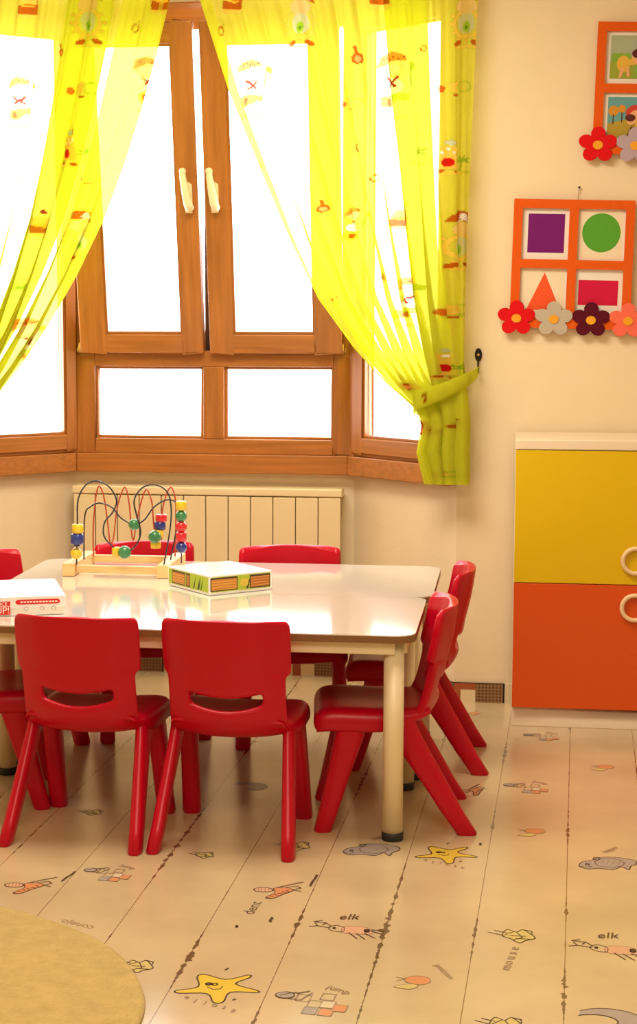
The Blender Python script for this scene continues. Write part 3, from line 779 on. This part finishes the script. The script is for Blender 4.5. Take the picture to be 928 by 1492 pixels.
o, a, z, w, h = cards[1]; b = MB(); b.prism([(a + .003, z - h + .003), (a + w - .008, z - h + .003), (a + w - .008, z - .004), (a + .003, z - .004)], 0, .0004, C_CRM, T=onface()); b.prism([(a + w / 2 + .0635 * math.cos(2 * PI * i / 40), z - .078 + .065 * math.sin(2 * PI * i / 40)) for i in range(40)], .0004, .0010, C_GRN, T=onface()); lab(b.build('printed_circle', o), 'green circle')
o, a, z, w, h = cards[2]; b = MB(); b.prism([(a + .003, z - h + .003), (a + w - .008, z - h + .003), (a + w - .008, z - .004), (a + .003, z - .004)], 0, .0004, C_CRM, T=onface()); b.prism([(a + .024, z - .140), (a + w - .018, z - .140), (a + w / 2 + .004, z - .014)], .0004, .0010, C_ORT, T=onface()); lab(b.build('printed_triangle', o), 'orange triangle')
o, a, z, w, h = cards[3]; b = MB(); b.prism([(a + .010, z - .120), (a + w - .014, z - .120), (a + w - .014, z - .036), (a + .010, z - .036)], 0, .0006, C_CRI, T=onface()); lab(b.build('printed_rectangle', o), 'crimson rectangle')
zf = -.400
for xx, mt, l_ in ((.023, F_R, 'red felt flower'), (.148, F_G, 'pale grey felt flower'), (.272, F_P, 'dark plum felt flower'), (.395, F_K, 'coral felt flower')):
    felt_flower(f1, xx, zf, mt, l_)
f2, cards = felt_frame(.236, 2.314, 'orange felt frame with children pictures, upper one cut by the right photo edge', 1.6)
SKY1 = flat('painted_sky_green', (.36, .42, .30), .4); SKY2 = flat('painted_sky_teal', (.12, .34, .36), .4); GRS = flat('painted_grass', (.30, .36, .03), .4); GRS2 = flat('painted_ochre', (.42, .30, .03), .4)
HAIR = flat('painted_hair', (.09, .01, .01), .4); SKIN = flat('painted_skin', (.75, .40, .18), .4); DRS = flat('painted_yellow_dress', (.70, .42, .05), .4); RDP = flat('painted_red', (.55, .04, .02), .4); TRE = flat('painted_tree', (.60, .26, .02), .4); BSH = flat('painted_bush', (.22, .40, .04), .4)
def art(card, variant):
    o, a, z, w, h = card; b = MB(); T = onface(); lay = [0.]
    def F(pts, mt):
        b.prism([(a + x * w, z - h + y * h) for x, y in pts], lay[0], lay[0] + .0003, mt, T=T); lay[0] += .0003
    def E(cx, cy, rx, ry, mt): F([(cx + rx * math.cos(2 * PI * i / 20), cy + ry * math.sin(2 * PI * i / 20)) for i in range(20)], mt)
    x0, x1, y0, y1 = .10, .93, .10, .93
    F([(x0, y0), (x1, y0), (x1, y1), (x0, y1)], SKY1 if variant == 0 else SKY2)
    F([(x0, y0), (x1, y0), (x1, .45), (.5, .5), (x0, .42)], GRS if variant == 0 else GRS2)
    if variant == 0:
        for cx in (.2, .32, .45): E(cx, .50, .09, .10, BSH)
        E(.38, .38, .14, .16, DRS); E(.58, .42, .12, .06, DRS); F([(.28, .12), (.34, .12), (.40, .3), (.32, .3)], SKIN); F([(.46, .14), (.52, .14), (.50, .32), (.44, .32)], SKIN)
        E(.66, .50, .11, .11, SKIN); E(.68, .58, .13, .09, HAIR); F([(.58, .12), (.78, .12), (.74, .36), (.62, .36)], BSH); F([(.80, .2), (.9, .2), (.88, .55), (.82, .55)], SKIN)
    else:
        E(.22, .66, .11, .10, TRE); E(.40, .70, .08, .08, TRE); F([(.21, .4), (.23, .4), (.23, .6), (.21, .6)], HAIR); F([(.39, .44), (.41, .44), (.41, .64), (.39, .64)], HAIR)
        E(.70, .62, .22, .16, RDP); E(.72, .56, .16, .12, SKIN); E(.60, .48, .10, .09, SKIN); E(.58, .53, .11, .07, HAIR); E(.82, .40, .14, .15, DRS); F([(.50, .14), (.56, .14), (.66, .34), (.60, .36)], HAIR); F([(.70, .12), (.78, .12), (.80, .3), (.72, .3)], RDP)
    lab(b.build('painted_picture', o), 'children playing outdoors')
art(cards[0], 0); art(cards[1], 0); art(cards[2], 1); art(cards[3], 1)
for xx, mt, l_ in ((.018, F_R, 'red felt flower'), (.140, F_L, 'lilac felt flower'), (.264, F_P, 'dark plum felt flower'), (.388, F_K, 'coral felt flower')):
    felt_flower(f2, xx, -.402, mt, l_)
# hanging pin above the lower frame
pin = ony(844, 273, 6.29)
nl = thing('wall_pin', 'small dark pin with a loop of grey thread above the shapes frame', 'pin', (pin.x, 6.299, pin.z))
b = MB(); b.lathe([(0, -.014), (.003, -.013), (.0042, -.010), (.003, -.007), (.0012, -.006), (.0012, 0), (0, 0)], (0, 0, 0), BLACK, 12, axis='y'); b.build('pin_head', nl)
b = MB(); b.tube([(0, -.008, 0), (-.003, -.008, -.020), (-.004, -.008, -.045)], .0012, GP, 6); b.build('thread', nl)

# ------------------------------------------------------------------ curtains
def interp(tab, x):
    xs_ = [a for a, _ in tab]; ys_ = [c for _, c in tab]
    return np.interp(x, xs_, ys_)
CY = 6.215
def curtain_mat():
    m = bpy.data.materials.new('yellow_printed_voile'); m.use_nodes = True
    nt = m.node_tree; N = nt.nodes; L = nt.links; N.clear()
    o = N.new('ShaderNodeOutputMaterial')
    at = N.new('ShaderNodeAttribute'); at.attribute_name = 'print_colour'
    tr = N.new('ShaderNodeBsdfTransparent'); tr.inputs[0].default_value = (.96, .96, .58, 1)
    tl = N.new('ShaderNodeBsdfTranslucent'); df = N.new('ShaderNodeBsdfDiffuse')
    base = N.new('ShaderNodeMixRGB'); base.inputs[1].default_value = (.74, .75, .055, 1)
    L.new(at.outputs['Alpha'], base.inputs[0]); L.new(at.outputs['Color'], base.inputs[2])
    L.new(base.outputs[0], tl.inputs[0]); L.new(base.outputs[0], df.inputs[0])
    m1 = N.new('ShaderNodeMixShader'); m1.inputs[0].default_value = .45; L.new(tl.outputs[0], m1.inputs[1]); L.new(df.outputs[0], m1.inputs[2])
    # weave opacity: prints are denser than the voile
    op = N.new('ShaderNodeMapRange'); op.inputs['To Min'].default_value = .66; op.inputs['To Max'].default_value = .97; L.new(at.outputs['Alpha'], op.inputs[0])
    m2 = N.new('ShaderNodeMixShader'); L.new(op.outputs[0], m2.inputs[0]); L.new(tr.outputs[0], m2.inputs[1]); L.new(m1.outputs[0], m2.inputs[2])
    L.new(m2.outputs[0], o.inputs[0]); return m
VOILE = curtain_mat()

class Paint:
    """colours the woven print onto the cloth's vertices (cloth coordinates: metres across and up)"""
    def __init__(s, X, Z): s.X = X; s.Z = Z; s.c = np.zeros((len(X), 4), dtype=np.float32)
    def put(s, m, col, a=1.):
        s.c[m, 0] = col[0]; s.c[m, 1] = col[1]; s.c[m, 2] = col[2]; s.c[m, 3] = np.maximum(a, 0)
    def ell(s, cx, cz, rx, rz, col, a=1., rot=0):
        dx = s.X - cx; dz = s.Z - cz; c, q = math.cos(rot), math.sin(rot)
        s.put(((dx * c + dz * q) / rx) ** 2 + ((dz * c - dx * q) / rz) ** 2 < 1, col, a)
    def ringe(s, cx, cz, rx, rz, w, col, a=1.):
        e_ = np.sqrt(((s.X - cx) / rx) ** 2 + ((s.Z - cz) / rz) ** 2); s.put(np.abs(e_ - 1) < w, col, a)
    def poly(s, pts, col, a=1.):
        x = s.X; z = s.Z; ins = np.zeros(len(x), bool); n_ = len(pts)
        bb = (x > min(p[0] for p in pts)) & (x < max(p[0] for p in pts))
        for i in range(n_):
            x0_, z0_ = pts[i]; x1_, z1_ = pts[(i + 1) % n_]
            if z0_ == z1_: continue
            c = ((z0_ > z) != (z1_ > z)) & (x < (x1_ - x0_) * (z - z0_) / (z1_ - z0_) + x0_); ins ^= c
        s.put(ins & bb, col, a)
    def seg(s, p, q, w, col, a=1.):
        px_, pz = p; dx, dz = q[0] - p[0], q[1] - p[1]; L2 = dx * dx + dz * dz
        t = np.clip(((s.X - px_) * dx + (s.Z - pz) * dz) / L2, 0, 1)
        s.put((s.X - px_ - t * dx) ** 2 + (s.Z - pz - t * dz) ** 2 < (w / 2) ** 2, col, a)
OR, BR, RD, GN, YG, WH, GY, PK, DKR, TN = (.75, .20, .01), (.45, .10, .005), (.55, .01, .005), (.22, .45, .01), (.50, .62, .01), (.85, .85, .80), (.45, .50, .42), (.80, .45, .25), (.30, .005, .01), (.78, .50, .06)
def pr_boy(P, x, z, k):
    P.ell(x, z + .052 * k, .036 * k, .030 * k, PK, .55); P.ell(x + .004 * k, z + .046 * k, .018 * k, .015 * k, GY, .7)
    P.poly([(x - .048 * k, z + .045 * k), (x - .036 * k, z + .085 * k), (x, z + .098 * k), (x + .034 * k, z + .085 * k), (x + .038 * k, z + .070 * k), (x, z + .070 * k), (x - .026 * k, z + .058 * k)], OR, .9)
    for i in range(6): P.ell(x - .030 * k + i * .012 * k, z + (.074 + .006 * (i % 2)) * k, .0028 * k, .0028 * k, DKR)
    P.ell(x, z - .004 * k, .032 * k, .026 * k, WH, .8)
    P.seg((x - .018 * k, z + .022 * k), (x + .012 * k, z - .002 * k), .009 * k, DKR); P.seg((x + .018 * k, z + .022 * k), (x - .010 * k, z - .002 * k), .009 * k, DKR)
    P.poly([(x - .03 * k, z - .062 * k), (x - .034 * k, z - .034 * k), (x - .01 * k, z - .024 * k), (x + .045 * k, z - .022 * k), (x + .045 * k, z - .044 * k), (x + .012 * k, z - .046 * k), (x - .008 * k, z - .064 * k)], YG, .9)
    P.ell(x - .014 * k, z - .046 * k, .007 * k, .013 * k, BR); P.seg((x + .050 * k, z - .0 * k), (x + .050 * k, z + .065 * k), .004 * k, GN)
    P.poly([(x + .050 * k, z + .05 * k), (x + .050 * k, z + .072 * k), (x + .066 * k, z + .065 * k), (x + .066 * k, z + .045 * k)], YG); P.ell(x, z - .092 * k, .04 * k, .006 * k, TN, .6)
def pr_chest(P, x, z, k):
    P.ell(x, z - .030 * k, .042 * k, .010 * k, TN, .7); P.poly([(x - .036 * k, z - .026 * k), (x - .036 * k, z + .002 * k), (x + .034 * k, z + .004 * k), (x + .032 * k, z - .026 * k)], BR)
    P.poly([(x - .032 * k, z + .004 * k), (x - .024 * k, z + .036 * k), (x + .026 * k, z + .036 * k), (x + .032 * k, z + .006 * k)], TN, .9); P.ell(x, z + .004 * k, .024 * k, .008 * k, (.85, .5, .03))
    P.seg((x - .034 * k, z + .002 * k), (x + .033 * k, z + .004 * k), .003 * k, BR); P.seg((x + .03 * k, z), (x + .03 * k, z + .034 * k), .004 * k, BR)
    P.ell(x + .006 * k, z + .054 * k, .008 * k, .010 * k, DKR); P.seg((x + .02 * k, z + .04 * k), (x + .03 * k, z + .06 * k), .010 * k, YG, .8)
def pr_wheel(P, x, z, k, hat=True):
    for i in range(12):
        a = 2 * PI * i / 12; P.ell(x + .058 * k * math.cos(a), z + .058 * k * math.sin(a), .006 * k, .006 * k, TN, .9)
        P.seg((x + .03 * k * math.cos(a), z + .03 * k * math.sin(a)), (x + .058 * k * math.cos(a), z + .058 * k * math.sin(a)), .003 * k, TN, .8)
    P.ringe(x, z, .044 * k, .044 * k, .14, TN, .8); P.ell(x, z + .004 * k, .028 * k, .036 * k, GY, .6); P.ell(x, z - .010 * k, .011 * k, .020 * k, GN, .85); P.ell(x, z - .012 * k, .004 * k, .007 * k, (.08, .25, .01))
    P.ell(x - .030 * k, z - .064 * k, .018 * k, .009 * k, BR, rot=.4); P.ell(x + .030 * k, z - .064 * k, .018 * k, .009 * k, BR, rot=-.4); P.ell(x, z - .078 * k, .045 * k, .006 * k, TN, .6)
    if hat:
        P.ell(x, z + .062 * k, .036 * k, .026 * k, PK, .6)
        P.poly([(x - .048 * k, z + .088 * k), (x - .036 * k, z + .112 * k), (x, z + .128 * k), (x + .036 * k, z + .118 * k), (x + .052 * k, z + .072 * k), (x + .010 * k, z + .090 * k)], BR)
        P.ell(x + .014 * k, z + .108 * k, .009 * k, .009 * k, WH); P.seg((x + .0, z + .090 * k), (x + .030 * k, z + .102 * k), .004 * k, WH); P.seg((x + .002 * k, z + .104 * k), (x + .028 * k, z + .088 * k), .004 * k, WH)
def pr_castle(P, x, z, k):
    P.ell(x, z - .058 * k, .062 * k, .008 * k, TN, .6); P.poly([(x - .026 * k, z - .045 * k), (x - .024 * k, z + .035 * k), (x + .020 * k, z + .035 * k), (x + .024 * k, z - .045 * k)], TN, .95)
    for i in range(4): P.ell(x - .018 * k + i * .012 * k, z + (.012 + .012 * (i % 2)) * k, .003 * k, .005 * k, WH)
    P.ell(x - .006 * k, z - .022 * k, .013 * k, .015 * k, RD); P.ell(x - .020 * k, z - .052 * k, .008 * k, .006 * k, BR); P.ell(x + .014 * k, z - .054 * k, .008 * k, .006 * k, BR)
    P.ell(x, z + .046 * k, .014 * k, .009 * k, GY, .8); P.seg((x + .016 * k, z + .04 * k), (x + .016 * k, z + .056 * k), .004 * k, BR)
    pr_palm(P, x + .048 * k, z - .016 * k, k)
def pr_palm(P, x, z, k):
    P.seg((x - .006 * k, z - .034 * k), (x, z), .004 * k, GN)
    for a in (-.4, .4, 1.2, 2.0, 2.8, 3.5): P.seg((x, z), (x + .022 * k * math.cos(a), z + .018 * k * math.sin(a)), .005 * k, GN, .9)
    P.seg((x - .03 * k, z - .036 * k), (x + .03 * k, z - .042 * k), .003 * k, YG, .9)
def pr_bottle(P, x, z, k):
    P.ell(x, z - .008 * k, .017 * k, .019 * k, BR); P.seg((x - .004 * k, z + .01 * k), (x - .009 * k, z + .030 * k), .010 * k, BR); P.ell(x + .001 * k, z - .009 * k, .009 * k, .010 * k, (.85, .32, .08))
def pr_ship(P, x, z, k):
    P.ell(x - .046 * k, z - .006 * k, .011 * k, .013 * k, RD, .85); P.poly([(x - .03 * k, z + .012 * k), (x - .024 * k, z - .018 * k), (x + .02 * k, z - .018 * k), (x + .014 * k, z + .024 * k)], TN, .9)
    P.ringe(x + .03 * k, z + .002 * k, .020 * k, .018 * k, .16, GN, .7); P.seg((x - .012 * k, z - .026 * k), (x + .008 * k, z - .026 * k), .008 * k, BR)
def pr_ring(P, x, z, k): P.ringe(x, z, .010 * k, .013 * k, .24, BR); P.seg((x + .006 * k, z + .010 * k), (x + .012 * k, z + .022 * k), .003 * k, BR)

def make_curtain(name, label, inner, outer, ztop, zend, side, prints, tie_z, fold_back, pleat, NS=420, NV=430):
    """inner/outer: tables (z -> X) rising in z; side=+1 right curtain, -1 left curtain"""
    zs = np.linspace(ztop, zend, NV); s = np.linspace(0, 1, NS)
    S, Zg = np.meshgrid(s, zs)
    Xi = interp(inner, Zg); Xo = interp(outer, Zg)
    W = np.abs(Xo - Xi); wide = W / W[0].max()
    # the inner hem turns back on itself
    fb_ = fold_back
    # a deep pleat: the cloth runs on, doubles back, then runs on again
    a_, c_ = pleat
    T1 = np.interp(s, [0, fb_, .70 * c_ + fb_ * .5 + .02, .70 * c_ + fb_ * .5 + .02 + (c_ - a_) * .75, 1], [fb_ * .9, 0, c_, a_, 1])
    k_sm = np.ones(5) / 5; T1 = np.convolve(np.pad(T1, 2, mode='edge'), k_sm, mode='valid')
    sm = np.tile(T1, (NV, 1))
    sB = .70 * c_ + fb_ * .5 + .02; sC = sB + (c_ - a_) * .75
    lay = np.tile(np.where(s < sB, 0., np.where(s < sC, 1., 2.)), (NV, 1))
    X = Xi + (Xo - Xi) * sm
    tight = np.clip(1 - np.abs(Zg - tie_z) / .35, 0, 1)
    ph = sm * 2 * PI * 11 + .8 * np.sin(Zg * 1.7 + sm * 3)
    grow = np.clip((1 - wide) * 1.3, 0, 1)
    amp = .009 + .014 * grow * (1 - .5 * tight)
    Y = CY + amp * np.sin(ph) + .4 * amp * np.sin(ph * 2.3 + 1.0) - .007 * lay
    X = X + (.0015 + .030 * grow) * np.cos(ph) * np.clip(np.minimum(sm, 1 - sm) * 12, 0, 1)
    vx_ = np.stack([X.ravel(), Y.ravel(), Zg.ravel()], 1)
    idx = np.arange(NS * NV).reshape(NV, NS)
    q = np.stack([idx[:-1, :-1], idx[:-1, 1:], idx[1:, 1:], idx[1:, :-1]], -1).reshape(-1, 4)
    me = bpy.data.meshes.new(name); me.from_pydata(vx_.tolist(), [], q.tolist()); me.materials.append(VOILE)
    me.polygons.foreach_set('use_smooth', [True] * len(q))
    hidden = (lay == 1) | ((lay == 0) & (sm > a_ + .01)) | (S < fb_)
    P = Paint(np.where(hidden, 9., Xi + (Xo - Xi) * sm).ravel(), Zg.ravel())
    for kind_, u, v, k_ in prints:
        p = ony(u, v, CY); kind_(P, p.x, p.z, k_)
    ca = me.color_attributes.new('print_colour', 'FLOAT_COLOR', 'POINT'); ca.data.foreach_set('color', P.c.ravel())
    me.update()
    o = bpy.data.objects.new(name, me); COL.objects.link(o); tag(o, label, 'curtain', 'yellow printed voile curtains'); return o
def tab(pts): return sorted([(ony(u, v, CY).z, ony(u, v, CY).x) for u, v in pts])
W1, B1, C1 = pr_wheel, pr_boy, pr_chest
right_pr = [(C1, 340, 2, 1.), (C1, 555, -4, 1.), (W1, 438, 36, .95), (W1, 680, 36, .95), (W1, 670, 360, .95), (B1, 572, 125, 1.15), (B1, 366, 128, 1.), (B1, 592, 440, .85), (C1, 586, 320, .85),
            (pr_bottle, 520, 82, 1.), (pr_bottle, 557, 400, .9), (pr_ship, 664, 128, .95), (pr_ship, 660, 452, .95), (pr_castle, 655, 228, .95), (pr_palm, 612, 222, 1.), (pr_castle, 650, 528, .9),
            (pr_ring, 322, 45, 1.), (pr_ring, 519, 215, .9), (pr_ship, 513, 150, .7), (pr_bottle, 472, 302, .7), (pr_ring, 545, 260, .8), (pr_bottle, 596, 560, .8), (pr_ring, 490, 440, .8), (pr_bottle, 628, 625, .8), (pr_ship, 655, 690, .6), (pr_ring, 380, 240, .7), (pr_palm, 445, 330, .7), (pr_ring, 617, 72, .7), (pr_boy, 515, 330, .7), (pr_ring, 665, 620, 1.)]
inR = [(284, -40), (290, 0), (331, 130), (377, 245), (421, 350), (462, 435), (515, 508), (560, 555), (612, 598), (620, 620), (612, 660), (625, 706)]
ouR = [(699, -40), (697, 0), (690, 150), (683, 300), (678, 450), (676, 560), (677, 620), (676, 705)]
zt = ony(697, -60, CY).z; 
c1 = make_curtain('curtain', 'yellow printed voile curtain right of the window opening, tied back to the wall hook', tab(inR), tab(ouR), zt, ony(650, 705, CY).z, 1, right_pr, 1.06, .05, (.66, .82))
left_pr = [(C1, 42, 10, 1.), (C1, 236, 2, 1.), (W1, 130, 34, .98), (B1, 214, 122, .95), (pr_ship, 122, 130, 1.), (pr_castle, 103, 215, 1.05), (pr_ring, 196, 41, 1.), (W1, 118, 352, .85), (B1, 40, 500, .95), (B1, 30, 150, .9), (pr_ship, 150, 400, .8), (pr_ring, 119, 338, .8), (C1, 62, 330, .9), (pr_bottle, 90, 75, .7), (pr_ring, 30, 265, .9), (pr_palm, 30, 420, .9), (pr_ship, 130, 260, .6), (pr_bottle, 5, 600, 1.)]
inL = [(258, -40), (249, 0), (232, 70), (207, 160), (182, 238), (152, 318), (112, 400), (66, 480), (30, 532), (0, 570), (-60, 632), (-66, 680), (-62, 740)]
ouL = [(-150, -40), (-150, 0), (-145, 300), (-140, 560), (-132, 632), (-138, 740)]
c2 = make_curtain('curtain', 'yellow printed voile curtain left of the window opening, swept towards the left edge', tab(inL), tab(ouL), zt, ony(-60, 736, CY).z, -1, left_pr, 1.0, .19, (.20, .38))
# tiebacks
def tieback(parent, pts, w):
    """a fabric band that runs round the gathered cloth to its hook: pts = (x, y, z)"""
    P_ = smooth(pts, 10); n_ = len(P_); vs = []; fs = []
    for i, p in enumerate(P_):
        ww = w(i / (n_ - 1))
        for j in range(7):
            t = j / 6 - .5; vs.append((p.x, p.y - .006 * math.cos(t * PI) + .002 * math.sin(i * .9 + j), p.z + ww * t + .0))
    for i in range(n_ - 1):
        for j in range(6): fs.append((i * 7 + j, i * 7 + j + 1, (i + 1) * 7 + j + 1, (i + 1) * 7 + j))
    me = bpy.data.meshes.new('tieback'); me.from_pydata([tuple(v) for v in vs], [], fs); me.materials.append(VOILE)
    me.polygons.foreach_set('use_smooth', [True] * len(fs))
    ca = me.color_attributes.new('print_colour', 'FLOAT_COLOR', 'POINT')
    PP = Paint(np.array([v[0] for v in vs]), np.array([v[2] for v in vs])); pr_ring(PP, P_[n_ // 3].x, P_[n_ // 3].z, .8); ca.data.foreach_set('color', PP.c.ravel())
    o = bpy.data.objects.new('tieback', me); COL.objects.link(o); o.parent = parent; o['label'] = 'gathered yellow band'
    sl = o.modifiers.new('t', 'SOLIDIFY'); sl.thickness = .003
def at(u, v, y):
    p = ony(u, v, y); return (p.x, p.y, p.z)
tieback(c1, [at(618, 590, 6.235), at(603, 588, 6.205), at(618, 580, 6.172), at(650, 568, 6.168), at(680, 553, 6.185), at(693, 544, 6.24), at(697, 538, 6.268)], lambda t: .062 * (1 - t) ** .6 + .014)
tieback(c2, [at(-66, 640, 6.24), at(-52, 634, 6.205), at(-80, 624, 6.17), at(-110, 612, 6.17), at(-140, 600, 6.20), at(-150, 590, 6.268)], lambda t: .062 * (1 - t) ** .6 + .014)
def hook(u, v, label):
    p = ony(u, v, 6.299)
    h = thing('curtain_hook', label, 'hook', (p.x, 6.299, p.z))
    b = MB(); b.prism([(.0125 * math.cos(2 * PI * i / 24), .023 * math.sin(2 * PI * i / 24)) for i in range(24)], 0, .006, BLACK, T=lambda a, c, d_: (a, -d_, c)); b.lathe([(0, -.010), (.004, -.009), (.005, -.006), (0, -.006)], (0, 0, .0), BRASS, 12, axis='y')
    b.build('back_plate', h, bevel=.001)
    b = MB(); b.tube(smooth([(0, -.004, -.012), (0, -.018, -.024), (0, -.030, -.044), (0, -.026, -.058), (0, -.040, -.060), (0, -.048, -.044)], 6), .0035, BLACK, 10); b.build('hook_arm', h)
hook(697, 517, 'small black oval wall hook holding the right curtain tie')
rod = thing('curtain_rod', 'slim wooden curtain rod across the window bay above both curtains', 'curtain rod', (-1.14, CY, 2.545))
b = MB(); b.tube([(-1.12, 0, 0), (1.12, 0, 0)], .012, WX, 16); b.build('pole', rod)
for sx in (-1, 1):
    b = MB(); b.lathe([(0, -.03), (.02, -.022), (.024, 0), (.02, .02), (.012, .03), (0, .03)], (sx * 1.13, 0, 0), WX, 20, axis='x'); b.build('finial', rod)
    b = MB(); b.box(sx * 1.05 - .008, sx * 1.05 + .008, -.004, YR - CY, -.016, .016, WX); b.build('bracket', rod, bevel=.002)

# ------------------------------------------------------------------ light
w = bpy.data.worlds.new('sky'); sc.world = w; w.use_nodes = True
bg = w.node_tree.nodes['Background']; bg.inputs[0].default_value = (.96, .98, 1, 1); bg.inputs[1].default_value = 10.0
def area(name, loc, rot, sx, sy, e, col, portal=False):
    l = bpy.data.lights.new(name, 'AREA'); l.shape = 'RECTANGLE'; l.size = sx; l.size_y = sy; l.energy = e; l.color = col
    if portal: l.cycles.is_portal = True
    o = bpy.data.objects.new(name, l); COL.objects.link(o); o.location = loc; o.rotation_euler = rot; return o
area('portal', (-1.12, 6.76, 1.64), (R_(-90), 0, 0), 1.06, 1.66, 1, (1, 1, 1), True)
cpt = (CR + WR) / 2; area('portal', (cpt.x + .08, cpt.y + .08, 1.64), (R_(-90), 0, R_(-45)), .5, 1.66, 1, (1, 1, 1), True)
cpt = (CL + WL) / 2; area('portal', (cpt.x - .08, cpt.y + .08, 1.64), (R_(-90), 0, R_(45)), .5, 1.66, 1, (1, 1, 1), True)
area('room_fill', (-.9, 4.7, 2.74), (0, 0, 0), 1.2, .8, 62, (1, .87, .68))  # added fill light under the ceiling, no fixture, brightens the bay wall
area('room_fill', (-.2, 1.6, 2.74), (0, 0, 0), 1.6, 1.2, 66, (1, .86, .67))  # second added fill without a fixture, lights surfaces facing the camera

sc.view_settings.view_transform = 'Standard'; sc.view_settings.look = 'None'
sc.view_settings.gamma = 1; sc.view_settings.use_curve_mapping = False
sc.view_settings.exposure = 0.0
sc.cycles.use_denoising = True
sc.cycles.max_bounces = 8; sc.cycles.diffuse_bounces = 5; sc.cycles.transparent_max_bounces = 16
sc.cycles.sample_clamp_indirect = 8
sc.cycles.caustics_reflective = False; sc.cycles.caustics_refractive = False
